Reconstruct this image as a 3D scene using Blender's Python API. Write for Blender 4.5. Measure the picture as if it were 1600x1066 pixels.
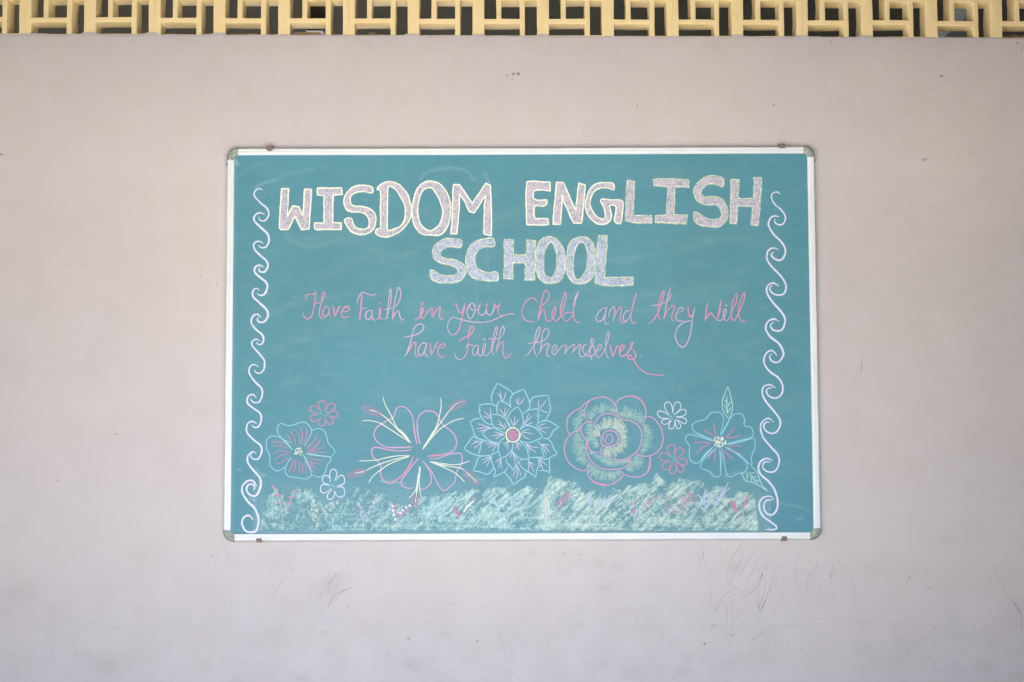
import bpy, bmesh, math, random
import numpy as np
from mathutils import Vector
from mathutils.geometry import tessellate_polygon

R = math.radians
scene = bpy.context.scene
for o in list(bpy.data.objects):
    bpy.data.objects.remove(o)

# ------------------------------------------------------------------ camera
F_MM, FPX = 50.0, 50.0 / 36.0 * 1600.0
PITCH, CAM_Y, CAM_Z = R(3.75), -4.44, 1.5
cd = bpy.data.cameras.new("camera")
cd.lens, cd.sensor_width, cd.clip_start, cd.clip_end = F_MM, 36.0, 0.05, 2000.0
cam = bpy.data.objects.new("camera", cd)
cam.location = (0, CAM_Y, CAM_Z)
cam.rotation_euler = (R(90) + PITCH, 0, 0)
scene.collection.objects.link(cam)
scene.camera = cam

# ------------------------------------------------------------------ sky, sun, exposure
SUN_EL, SUN_AZ = R(77), R(160)           # high sun in front of the veranda, behind the camera
world = bpy.data.worlds.new("World")
scene.world = world
world.use_nodes = True
wn = world.node_tree
wn.nodes.clear()
sky = wn.nodes.new("ShaderNodeTexSky")
sky.sky_type = 'NISHITA'
sky.sun_disc = False
sky.sun_elevation = SUN_EL
sky.sun_rotation = SUN_AZ
sky.dust_density = 5.0
sky.ozone_density = 1.0
bg = wn.nodes.new("ShaderNodeBackground")
bg.inputs[1].default_value = 0.12
wo = wn.nodes.new("ShaderNodeOutputWorld")
wn.links.new(sky.outputs[0], bg.inputs[0])
wn.links.new(bg.outputs[0], wo.inputs[0])

sd = bpy.data.lights.new("sun", 'SUN')
sd.energy, sd.angle, sd.color = 4.2, R(0.5), (1.0, 0.96, 0.91)
sun = bpy.data.objects.new("sun", sd)
# direction towards the sun: azimuth measured from +Y (into the wall) clockwise
sdir = Vector((math.sin(SUN_AZ) * math.cos(SUN_EL), math.cos(SUN_AZ) * math.cos(SUN_EL), math.sin(SUN_EL)))
sun.rotation_euler = sdir.to_track_quat('Z', 'Y').to_euler()
sun.location = (0, -8, 9)
scene.collection.objects.link(sun)

scene.view_settings.view_transform = 'Standard'
scene.view_settings.look = 'None'
scene.view_settings.gamma = 1.0
scene.view_settings.exposure = 3.3
scene.render.film_transparent = False

rng = random.Random(11)
nrng = np.random.default_rng(5)

# ------------------------------------------------------------------ helpers
def srgb(*c):
    out = []
    for v in c:
        v = v / 255.0
        out.append(v / 12.92 if v <= 0.04045 else ((v + 0.055) / 1.055) ** 2.4)
    return out

ALB = 0.80
WB = (0.895, 0.99, 1.025)          # paint and chalk read from the photograph, corrected for the warm bounced light
def alb(r, g, b, k=ALB):
    return [v * k * w for v, w in zip(srgb(r, g, b), WB)]

CP, SP = math.cos(PITCH), math.sin(PITCH)
def P(u, v, y=0.0):
    """photograph pixel -> point where that sight line meets the plane Y=y"""
    a, b = (u - 800.0) / FPX, (533.0 - v) / FPX
    dy, dz = CP - b * SP, SP + b * CP
    t = (y - CAM_Y) / dy
    return (a * t, y, CAM_Z + dz * t)

def link(o, parent=None):
    scene.collection.objects.link(o)
    if parent is not None:
        o.parent = parent
    return o

def tag(o, label=None, cat=None, group=None, kind=None):
    if label: o["label"] = label
    if cat: o["category"] = cat
    if group: o["group"] = group
    if kind: o["kind"] = kind
    return o

def empty(name, loc):
    o = bpy.data.objects.new(name, None)
    o.empty_display_size = 0.1
    o.location = loc
    return link(o)

def origin_of(parent):
    v = Vector((0, 0, 0))
    while parent is not None:
        v += parent.location
        parent = parent.parent
    return v

def mesh_obj(name, verts, faces, mat, parent=None, attrs=None, smooth=False, loc=None):
    """verts in world coordinates; stored relative to the parent chain (translations only)"""
    off = origin_of(parent)
    if loc is not None:
        off = off + Vector(loc)
    V = np.asarray(verts, dtype=np.float64) - np.array(off)[None, :]
    me = bpy.data.meshes.new(name)
    me.from_pydata(V.tolist(), [], faces)
    if attrs:
        for an, (kind, data) in attrs.items():
            if kind == 'COL':
                at = me.attributes.new(an, 'FLOAT_COLOR', 'POINT')
                d = np.ones((len(V), 4), dtype=np.float32)
                d[:, :3] = np.asarray(data, dtype=np.float32)
                at.data.foreach_set('color', d.ravel())
            else:
                at = me.attributes.new(an, 'FLOAT', 'POINT')
                at.data.foreach_set('value', np.asarray(data, dtype=np.float32).ravel())
    if smooth:
        me.polygons.foreach_set('use_smooth', [True] * len(me.polygons))
    me.materials.append(mat)
    me.update()
    o = bpy.data.objects.new(name, me)
    if loc is not None:
        o.location = loc
    return link(o, parent)

def box_vf(x0, x1, y0, y1, z0, z1):
    v = [(x0, y0, z0), (x1, y0, z0), (x1, y1, z0), (x0, y1, z0), (x0, y0, z1), (x1, y0, z1), (x1, y1, z1), (x0, y1, z1)]
    f = [(0, 3, 2, 1), (4, 5, 6, 7), (0, 1, 5, 4), (1, 2, 6, 5), (2, 3, 7, 6), (3, 0, 4, 7)]
    return v, f

def box(name, x0, x1, y0, y1, z0, z1, mat, parent=None, bevel=0.0):
    v, f = box_vf(x0, x1, y0, y1, z0, z1)
    o = mesh_obj(name, v, f, mat, parent)
    if bevel:
        bm = bmesh.new(); bm.from_mesh(o.data)
        bmesh.ops.bevel(bm, geom=bm.edges[:], offset=bevel, segments=2, affect='EDGES')
        bm.to_mesh(o.data); bm.free()
    return o

# ------------------------------------------------------------------ materials
def new_mat(name):
    m = bpy.data.materials.new(name)
    m.use_nodes = True
    nt = m.node_tree
    nt.nodes.clear()
    out = nt.nodes.new("ShaderNodeOutputMaterial")
    b = nt.nodes.new("ShaderNodeBsdfPrincipled")
    nt.links.new(b.outputs[0], out.inputs[0])
    return m, nt, b, out

def N(nt, t, **kw):
    n = nt.nodes.new(t)
    for k, v in kw.items():
        setattr(n, k, v)
    return n

def noise(nt, scale, detail=4, rough=0.6, vec=None, dim='3D'):
    n = N(nt, "ShaderNodeTexNoise")
    n.inputs['Scale'].default_value = scale
    n.inputs['Detail'].default_value = detail
    n.inputs['Roughness'].default_value = rough
    if vec is not None:
        nt.links.new(vec, n.inputs['Vector'])
    return n

def coords(nt, scale=(1, 1, 1), rot=(0, 0, 0)):
    g = N(nt, "ShaderNodeNewGeometry")
    mp = N(nt, "ShaderNodeMapping")
    mp.inputs['Scale'].default_value = scale
    mp.inputs['Rotation'].default_value = rot
    nt.links.new(g.outputs['Position'], mp.inputs['Vector'])
    return mp.outputs[0]

def ramp(nt, fac, stops):
    r = N(nt, "ShaderNodeMapRange")
    r.inputs['From Min'].default_value, r.inputs['From Max'].default_value = stops[0], stops[1]
    r.inputs['To Min'].default_value, r.inputs['To Max'].default_value = stops[2], stops[3]
    nt.links.new(fac, r.inputs['Value'])
    return r.outputs[0]

def mixc(nt, fac, a, b, mode='MIX'):
    m = N(nt, "ShaderNodeMix", data_type='RGBA', blend_type=mode)
    for sock, v in ((m.inputs[0], fac), (m.inputs[6], a), (m.inputs[7], b)):
        if isinstance(v, (int, float)):
            sock.default_value = v
        elif isinstance(v, (list, tuple)):
            sock.default_value = (*v[:3], 1)
        else:
            nt.links.new(v, sock)
    return m.outputs[2]

def math_n(nt, op, a, b=0.0, clamp=False):
    m = N(nt, "ShaderNodeMath", operation=op, use_clamp=clamp)
    for i, v in enumerate((a, b)):
        if isinstance(v, (int, float)):
            m.inputs[i].default_value = v
        else:
            nt.links.new(v, m.inputs[i])
    return m.outputs[0]

def bump(nt, b, h, dist, strength=1.0):
    n = N(nt, "ShaderNodeBump")
    n.inputs['Distance'].default_value = dist
    n.inputs['Strength'].default_value = strength
    nt.links.new(h, n.inputs['Height'])
    nt.links.new(n.outputs[0], b.inputs['Normal'])

def plain_mat(name, c1, c2, scale, rough=0.7, metal=0.0, bdist=0.0, bscale=None, stretch=(1, 1, 1)):
    m, nt, b, _ = new_mat(name)
    v = coords(nt, stretch)
    n = noise(nt, scale, 5, 0.6, v)
    f = ramp(nt, n.outputs[0], (0.3, 0.7, 0, 1))
    nt.links.new(mixc(nt, f, c1, c2), b.inputs['Base Color'])
    b.inputs['Roughness'].default_value = rough
    b.inputs['Metallic'].default_value = metal
    if bdist:
        n2 = noise(nt, bscale or scale * 4, 4, 0.6, v)
        bump(nt, b, n2.outputs[0], bdist)
    return m

def wall_material():
    m, nt, b, _ = new_mat("wall_paint")
    v = coords(nt)
    vs = coords(nt, (1, 1, 0.35))
    vh = coords(nt, (0.25, 1, 2.0))
    base1, base2 = alb(221, 208, 206), alb(214, 203, 205)
    n1 = noise(nt, 1.3, 4, 0.55, v)
    n2 = noise(nt, 9.0, 5, 0.6, v)
    n3 = noise(nt, 60.0, 3, 0.6, vh)
    c = mixc(nt, ramp(nt, n1.outputs[0], (0.3, 0.7, 0, 1)), base1, base2)
    c = mixc(nt, ramp(nt, n2.outputs[0], (0.42, 0.8, 0, 0.34)), c, alb(198, 188, 180))
    c = mixc(nt, ramp(nt, n3.outputs[0], (0.38, 0.75, 0, 0.11)), c, alb(188, 182, 186))
    at = N(nt, "ShaderNodeAttribute", attribute_name="stain")
    sc = N(nt, "ShaderNodeAttribute", attribute_name="stain_col")
    c = mixc(nt, at.outputs['Fac'], c, sc.outputs['Color'])
    nt.links.new(c, b.inputs['Base Color'])
    b.inputs['Roughness'].default_value = 0.55
    b.inputs['Specular IOR Level'].default_value = 0.3
    h1 = noise(nt, 5, 6, 0.55, v)
    h2 = noise(nt, 220, 2, 0.5, vh)
    hs = math_n(nt, 'ADD', math_n(nt, 'MULTIPLY', h1.outputs[0], 3.0), math_n(nt, 'MULTIPLY', h2.outputs[0], 0.22))
    bump(nt, b, hs, 0.0016)
    return m

BOARD1, BOARD2 = alb(82, 152, 170, 0.78), alb(75, 143, 159, 0.78)
def board_colour(nt):
    v = coords(nt)
    vh = coords(nt, (1.0, 1, 3.0))
    n1 = noise(nt, 2.2, 5, 0.6, v)
    n2 = noise(nt, 14, 5, 0.65, vh)
    n3 = noise(nt, 500, 2, 0.5, v)
    c = mixc(nt, ramp(nt, n1.outputs[0], (0.3, 0.7, 0, 1)), BOARD1, BOARD2)
    c = mixc(nt, ramp(nt, n2.outputs[0], (0.5, 0.85, 0, 0.10)), c, alb(190, 215, 220))
    c = mixc(nt, ramp(nt, n3.outputs[0], (0.3, 0.8, 0, 0.07)), c, alb(170, 205, 212))
    return c, v, n3
def board_material():
    m, nt, b, _ = new_mat("writing_surface")
    c, v, n3 = board_colour(nt)
    at = N(nt, "ShaderNodeAttribute", attribute_name="dust")
    grain = ramp(nt, noise(nt, 260, 3, 0.7, v).outputs[0], (0.3, 0.7, 0.35, 1.3))
    c = mixc(nt, math_n(nt, 'MULTIPLY', at.outputs['Fac'], grain, True), c, alb(206, 222, 226))
    nt.links.new(c, b.inputs['Base Color'])
    b.inputs['Roughness'].default_value = 0.5
    b.inputs['Specular IOR Level'].default_value = 0.27
    bump(nt, b, n3.outputs[0], 0.0002)
    return m

def chalk_material(name, lo=0.36, hi=0.56, scale=330.0, stretch=None):
    """powder lying on the board: covers by attribute 'cov' broken up by the grain of the board"""
    m, nt, b, out = new_mat(name)
    v = coords(nt)
    g1 = noise(nt, scale, 3, 0.65, v)
    g2 = noise(nt, 70, 3, 0.6, v)
    g = math_n(nt, 'ADD', math_n(nt, 'MULTIPLY', g1.outputs[0], 0.7), math_n(nt, 'MULTIPLY', g2.outputs[0], 0.3))
    cov = N(nt, "ShaderNodeAttribute", attribute_name="cov")
    col = N(nt, "ShaderNodeAttribute", attribute_name="col")
    # coverage: where cov is 1 the chalk is nearly solid, below that the grain shows
    a = ramp(nt, math_n(nt, 'ADD', g, cov.outputs['Fac']), (0.62, 1.08, 0.0, 1.0))
    a = math_n(nt, 'MULTIPLY', a, 0.97, True)
    bc, _, _ = board_colour(nt)         # between the grains the painted board itself shows
    nt.links.new(mixc(nt, a, bc, col.outputs['Color']), b.inputs['Base Color'])
    b.inputs['Roughness'].default_value = 0.55
    b.inputs['Specular IOR Level'].default_value = 0.25
    nt.links.new(math_n(nt, 'MULTIPLY', a, 6.0, True), b.inputs['Alpha'])
    return m

def mark_material():
    m, nt, b, out = new_mat("pencil_mark")
    v = coords(nt)
    g = noise(nt, 160, 3, 0.7, v)
    cov = N(nt, "ShaderNodeAttribute", attribute_name="cov")
    col = N(nt, "ShaderNodeAttribute", attribute_name="col")
    a = math_n(nt, 'MULTIPLY', cov.outputs['Fac'], ramp(nt, g.outputs[0], (0.3, 0.65, 0.2, 1.1)), True)
    nt.links.new(col.outputs['Color'], b.inputs['Base Color'])
    b.inputs['Roughness'].default_value = 0.8
    nt.links.new(a, b.inputs['Alpha'])
    return m

def block_material():
    m, nt, b, _ = new_mat("cream_block_paint")
    v = coords(nt)
    c1, c2 = (0.77, 0.655, 0.365), (0.74, 0.62, 0.33)
    n1 = noise(nt, 7, 4, 0.6, v)
    n2 = noise(nt, 45, 4, 0.7, v)
    c = mixc(nt, ramp(nt, n1.outputs[0], (0.3, 0.7, 0, 1)), c1, c2)
    c = mixc(nt, ramp(nt, n2.outputs[0], (0.55, 0.85, 0, 0.3)), c, alb(206, 172, 110))
    nt.links.new(c, b.inputs['Base Color'])
    b.inputs['Roughness'].default_value = 0.6
    h = noise(nt, 60, 4, 0.6, v)
    bump(nt, b, h.outputs[0], 0.0012)
    return m

M_wall = wall_material()
M_board = board_material()
M_chalk = chalk_material("chalk")
M_mark = mark_material()
M_block = block_material()
M_rail = plain_mat("white_anodised_rail", alb(250, 250, 253, 0.79), alb(238, 240, 244, 0.79), 30, 0.42, 0.0, 0.00015, 200, (0.2, 1, 0.2))
def dusty(m):
    nt = m.node_tree; b = [n for n in nt.nodes if n.type == 'BSDF_PRINCIPLED'][0]
    src = b.inputs['Base Color'].links[0].from_socket
    g = N(nt, "ShaderNodeNewGeometry"); sp = N(nt, "ShaderNodeSeparateXYZ"); nt.links.new(g.outputs['Normal'], sp.inputs[0])
    n = noise(nt, 25, 4, .6, coords(nt))
    up = ramp(nt, sp.outputs[2], (.15, .7, 0, .8))
    nt.links.new(mixc(nt, math_n(nt, 'MULTIPLY', up, ramp(nt, n.outputs[0], (.3, .6, .5, 1)), True), src, alb(196, 180, 160)), b.inputs['Base Color'])
dusty(M_rail)
M_cap = plain_mat("dirty_plastic_cap", alb(178, 186, 174), alb(128, 140, 134), 90, 0.45, 0.0, 0.0012, 240)
M_clip = plain_mat("rusty_clip", alb(158, 134, 124), alb(112, 92, 86), 120, 0.6, 0.1, 0.0004, 300)
M_dark = plain_mat("dark_gap", alb(60, 52, 48), alb(38, 34, 32), 90, 0.8)
M_mortar = plain_mat("tan_mortar", alb(196, 168, 120), alb(146, 118, 80), 70, 0.9, 0, 0.003, 90)
M_mud = plain_mat("dry_mud", alb(140, 118, 96), alb(88, 70, 52), 160, 0.95, 0, 0.003, 200)
M_straw = plain_mat("pale_straw", alb(214, 190, 140), alb(165, 140, 96), 160, 0.9)
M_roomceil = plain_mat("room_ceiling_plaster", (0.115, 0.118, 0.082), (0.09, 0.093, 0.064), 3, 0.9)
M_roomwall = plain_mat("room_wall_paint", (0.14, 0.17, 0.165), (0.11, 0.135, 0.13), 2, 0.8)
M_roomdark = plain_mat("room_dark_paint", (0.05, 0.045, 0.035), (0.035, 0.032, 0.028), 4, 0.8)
M_cornice = plain_mat("pale_cornice_paint", (0.40, 0.49, 0.47), (0.35, 0.44, 0.42), 8, 0.6)
M_black = plain_mat("black_plastic", (0.012, 0.011, 0.011), (0.02, 0.016, 0.015), 50, 0.4)
M_wire = plain_mat("red_wire", (0.16, 0.05, 0.04), (0.10, 0.03, 0.03), 50, 0.5)
M_wood = plain_mat("raw_timber", alb(205, 180, 135), alb(180, 150, 105), 40, 0.7, 0, 0.0008, 80, (0.15, 1, 2))
M_blue = plain_mat("blue_tape", alb(150, 160, 190), alb(130, 142, 178), 40, 0.6)
M_floor = plain_mat("veranda_cement", (0.24, 0.172, 0.142), (0.20, 0.142, 0.116), 2.5, 0.75, 0, 0.002, 60)
M_ground = plain_mat("dry_earth", (0.35, 0.33, 0.302), (0.285, 0.267, 0.245), 0.6, 0.95, 0, 0.02, 8)
M_roof = plain_mat("bounce_ceiling_paint", (0.25, 0.19, 0.12), (0.21, 0.16, 0.10), 2, 0.85, 0, 0.002, 20)  # brown set to dim and warm the light bounced onto the upper wall
M_blocker = plain_mat("light_blocker_paint", (0.12, 0.105, 0.09), (0.095, 0.085, 0.07), 3, 0.8)  # kept dark so the added walls return little light

# ------------------------------------------------------------------ the setting
G = 600.0
mesh_obj("ground", [(-G, -G, -0.25), (G, -G, -0.25), (G, G, -0.25), (-G, G, -0.25)], [(0, 1, 2, 3)], M_ground)["kind"] = "structure"
VER_Y = -2.3
tag(box("floor", -7.5, 7.5, VER_Y, 7.0, -0.2, 0.0, M_floor), kind="structure")
tag(box("unseen_ceiling", -7.5, 7.5, VER_Y - 0.35, 0.0, 3.35, 3.5, M_roof), kind="structure")  # unseen ceiling, put in for the soft light falloff on the wall
OP_L, OP_R, OP_T = -1.85, 1.30, 2.32       # made-up bay, sized to shape the light falloff on the wall
vf = empty("added_front_wall", (0, VER_Y, 0))  # unseen wall added to hold light back from the board wall's edges
tag(vf, "unseen front wall added with an open bay to shape the light on the board wall", "wall")
box("added_pier", -7.5, OP_L, VER_Y - .2, VER_Y + .0, 0.0, 3.347, M_blocker, vf)
box("added_pier", OP_R, 7.5, VER_Y - .2, VER_Y + .0, 0.0, 3.347, M_blocker, vf)
box("added_lintel", OP_L + .001, OP_R - .001, VER_Y - .198, VER_Y - .002, OP_T, 3.346, M_blocker, vf)
pa = box("added_parapet", OP_L + .001, OP_R - .001, VER_Y - .197, VER_Y - .003, 0.001, 0.16, M_blocker)  # added to cut ground bounce and darken the wall's bottom
tag(pa, "low unseen parapet added across the open bay to darken the bottom of the board wall", "wall")
ew = box("added_end_wall", 1.98, 2.2, VER_Y + .001, -0.001, 0.0, 3.345, M_blocker)  # added out of view to shade the right edge of the wall
tag(ew, "dark unseen end wall added to shade the right of the board wall", "wall")

# ------------------------------------------------------------------ wall under the breeze blocks
def blur1(a, k):
    if k < 1: return a
    w = np.hanning(2 * k + 3)[1:-1]; w /= w.sum()
    a = np.apply_along_axis(lambda r: np.convolve(r, w, mode='same'), 0, a)
    return np.apply_along_axis(lambda r: np.convolve(r, w, mode='same'), 1, a)

def splat(field, xs, ys, pts, width, amp, mode='max'):
    """raster a polyline (pixel units) of soft width into field over grid xs, ys"""
    pts = np.asarray(pts, float)
    dx, dy = xs[1] - xs[0], ys[1] - ys[0]
    for i in range(len(pts) - 1):
        p, q = pts[i], pts[i + 1]
        x0, x1 = min(p[0], q[0]) - width * 2, max(p[0], q[0]) + width * 2
        y0, y1 = min(p[1], q[1]) - width * 2, max(p[1], q[1]) + width * 2
        i0, i1 = max(0, int((x0 - xs[0]) / dx)), min(len(xs), int((x1 - xs[0]) / dx) + 2)
        j0, j1 = max(0, int((y0 - ys[0]) / dy)), min(len(ys), int((y1 - ys[0]) / dy) + 2)
        if i1 <= i0 or j1 <= j0: continue
        X, Y = np.meshgrid(xs[i0:i1], ys[j0:j1])
        d = q - p; L2 = max(d @ d, 1e-9)
        t = np.clip(((X - p[0]) * d[0] + (Y - p[1]) * d[1]) / L2, 0, 1)
        r = np.hypot(X - p[0] - t * d[0], Y - p[1] - t * d[1]) / width
        a = amp * np.exp(-r ** 2 * 1.4)
        sub = field[j0:j1, i0:i1]
        if mode == 'max': np.maximum(sub, a, out=sub)
        else: sub += a

def crm(pts, step=1.5, closed=False):
    """Catmull-Rom through pts, resampled"""
    p = np.asarray(pts, float)
    if len(p) < 3 and not closed:
        n = max(2, int(np.hypot(*(p[-1] - p[0])) / step))
        t = np.linspace(0, 1, n + 1)[:, None]
        return p[0] * (1 - t) + p[-1] * t
    if closed:
        q = np.vstack([p[-1], p, p[0], p[1]])
    else:
        q = np.vstack([2 * p[0] - p[1], p, 2 * p[-1] - p[-2]])
    out = []
    for i in range(1, len(q) - 2):
        a, b, c, d = q[i - 1], q[i], q[i + 1], q[i + 2]
        n = max(1, int(np.hypot(*(c - b)) / step))
        for k in range(n):
            t = k / n
            out.append(0.5 * ((2 * b) + (c - a) * t + (2 * a - 5 * b + 4 * c - d) * t * t + (-a + 3 * b - 3 * c + d) * t ** 3))
    if not closed: out.append(q[-2])
    return np.array(out)

def wall_top(u):
    return 52.6 + u * 0.0040

def build_wall():
    STEP = 5.0
    us = np.arange(-60, 1665, STEP); vs = np.arange(58, 1130, STEP)
    H, W = len(vs), len(us)
    st = np.zeros((H, W)); col = np.zeros((H, W, 3)); col[:] = alb(176, 162, 158)
    # soft grubby patches towards the lower wall
    n = blur1(nrng.random((H, W)), 6); n = (n - n.min()) / (n.max() - n.min())
    n2 = blur1(nrng.random((H, W)), 2); n2 = (n2 - n2.min()) / (n2.max() - n2.min())
    low = np.clip((vs - 850) / 160, 0, 1)[:, None]
    st += low * (np.clip(n - 0.50, 0, 1) * 0.50 + np.clip(n2 - 0.62, 0, 1) * 0.5)
    st += 0.10 * np.clip(n - 0.55, 0, 1)
    # darker mottled band right under the blocks
    st += np.clip(1 - (vs - 58) / 26, 0, 1)[:, None] * (0.10 + 0.5 * np.clip(n2 - 0.5, 0, 1))
    field = np.zeros((H, W))
    for (u, v, r, a) in ((30, 930, 26, .30), (165, 1038, 20, .34), (130, 1022, 10, .3), (455, 945, 18, .22), (500, 1000, 22, .1), (645, 1040, 16, .3),
                         (985, 1052, 14, .4), (1068, 1048, 13, .3), (1150, 885, 10, .35), (935, 880, 9, .4), (965, 885, 9, .4), (945, 919, 7, .5),
                         (835, 864, 5, .5), (1180, 1030, 26, .22), (1390, 1030, 30, .25), (1480, 845, 12, .25), (1360, 892, 15, .2),
                         (470, 1060, 9, .4), (508, 988, 5, .6), (1535, 1042, 14, .35), (235, 865, 22, .15), (705, 942, 5, .4), (430, 870, 24, .12),
                         (1340, 290, 12, .12), (1380, 330, 14, .10), (1300, 75, 40, .10), (1220, 70, 30, .12), (1480, 66, 18, .12), (260, 1010, 10, .2)):
        splat(field, us, vs, [(u - r * .5, v), (u + r * .5, v + 1)], r * 0.8, a)
    st = np.clip(st + field * .6, 0, 0.75)
    verts, cols, sts = [], [], []
    # irregular plaster edge on top
    top = [(u, wall_top(u) + 0.5 * math.sin(u * .09) * math.sin(u * .023) + rng.uniform(-.35, .35)
            - (2.6 if (u - 26) % 101.4 < 20 and (int((u - 26) // 101.4) * 7) % 5 in (1, 2, 4) else 0) - .5 * math.sin(u * .31) ** 2) for u in us]
    for (u, v) in top:
        verts.append(P(u, v)); cols.append(col[0, 0]); sts.append(0.25)
    for j, v in enumerate(vs):
        for i, u in enumerate(us):
            vv = max(v, wall_top(u) + 2.5) if j == 0 else v
            verts.append(P(u, vv)); cols.append(col[j, i]); sts.append(st[j, i])
    faces = []
    for j in range(H):
        a, b = j * W, (j + 1) * W
        for i in range(W - 1):
            faces.append((b + i, b + i + 1, a + i + 1, a + i))
    V = np.array(verts)
    # round the plaster arris and give the face the slight waviness of trowelled render
    V[:W, 1] += 0.0015
    V[W:, 1] -= 0.0
    # coarse surround and body (thickness), so the wall is solid from every side
    def ring(vlist, fl):
        base = len(V_list)
        V_list.extend(vlist); faces.extend([tuple(base + q for q in f) for f in fl])
    V_list = V.tolist()
    xl, xr = P(us[0], 500)[0], P(us[-1], 500)[0]
    TH = 0.115
    tl, tr = V_list[0], V_list[W - 1]
    # rows' ends differ slightly in x (perspective), so make side strips join edge vertices
    L, Rr = -7.0, 7.0
    for side, idx, X in (('l', 0, L), ('r', W - 1, Rr)):
        base = len(V_list)
        rows = [j * W + idx for j in range(H + 1)]
        for r in rows:
            V_list.append([X, V_list[r][1], V_list[r][2]])
        for k in range(H):
            f = (rows[k + 1], rows[k], base + k, base + k + 1)
            faces.append(f if side == 'r' else f[::-1])
        if side == 'l': lb = base
        else: rb = base
    # down to the floor
    bot = [H * W + i for i in range(W)]
    allbot = [lb + H] + bot + [rb + H]
    base = len(V_list)
    for r in allbot:
        V_list.append([V_list[r][0], 0.0, 0.0])
    for k in range(len(allbot) - 1):
        faces.append((base + k, base + k + 1, allbot[k + 1], allbot[k]))
    # top ledge and back
    alltop = [lb] + list(range(W)) + [rb]
    b2 = len(V_list)
    for r in alltop:
        V_list.append([V_list[r][0], TH, V_list[r][2]])
    for k in range(len(alltop) - 1):
        faces.append((alltop[k], alltop[k + 1], b2 + k + 1, b2 + k))
    b3 = len(V_list)
    for r in alltop:
        V_list.append([V_list[r][0], TH, 0.0])
    for k in range(len(alltop) - 1):
        faces.append((b2 + k, b2 + k + 1, b3 + k + 1, b3 + k))
    n_extra = len(V_list) - len(cols)
    cols2 = np.vstack([np.array(cols), np.tile(col[0, 0], (n_extra, 1))])
    sts2 = np.concatenate([np.array(sts), np.zeros(n_extra)])
    o = mesh_obj("wall", V_list, faces, M_wall, None, {"stain": ('F', sts2), "stain_col": ('COL', cols2)})
    tag(o, "smooth pale lilac-beige plastered wall under the cream breeze blocks, scribbled low down", "wall")
    return o

wall = build_wall()

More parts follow.
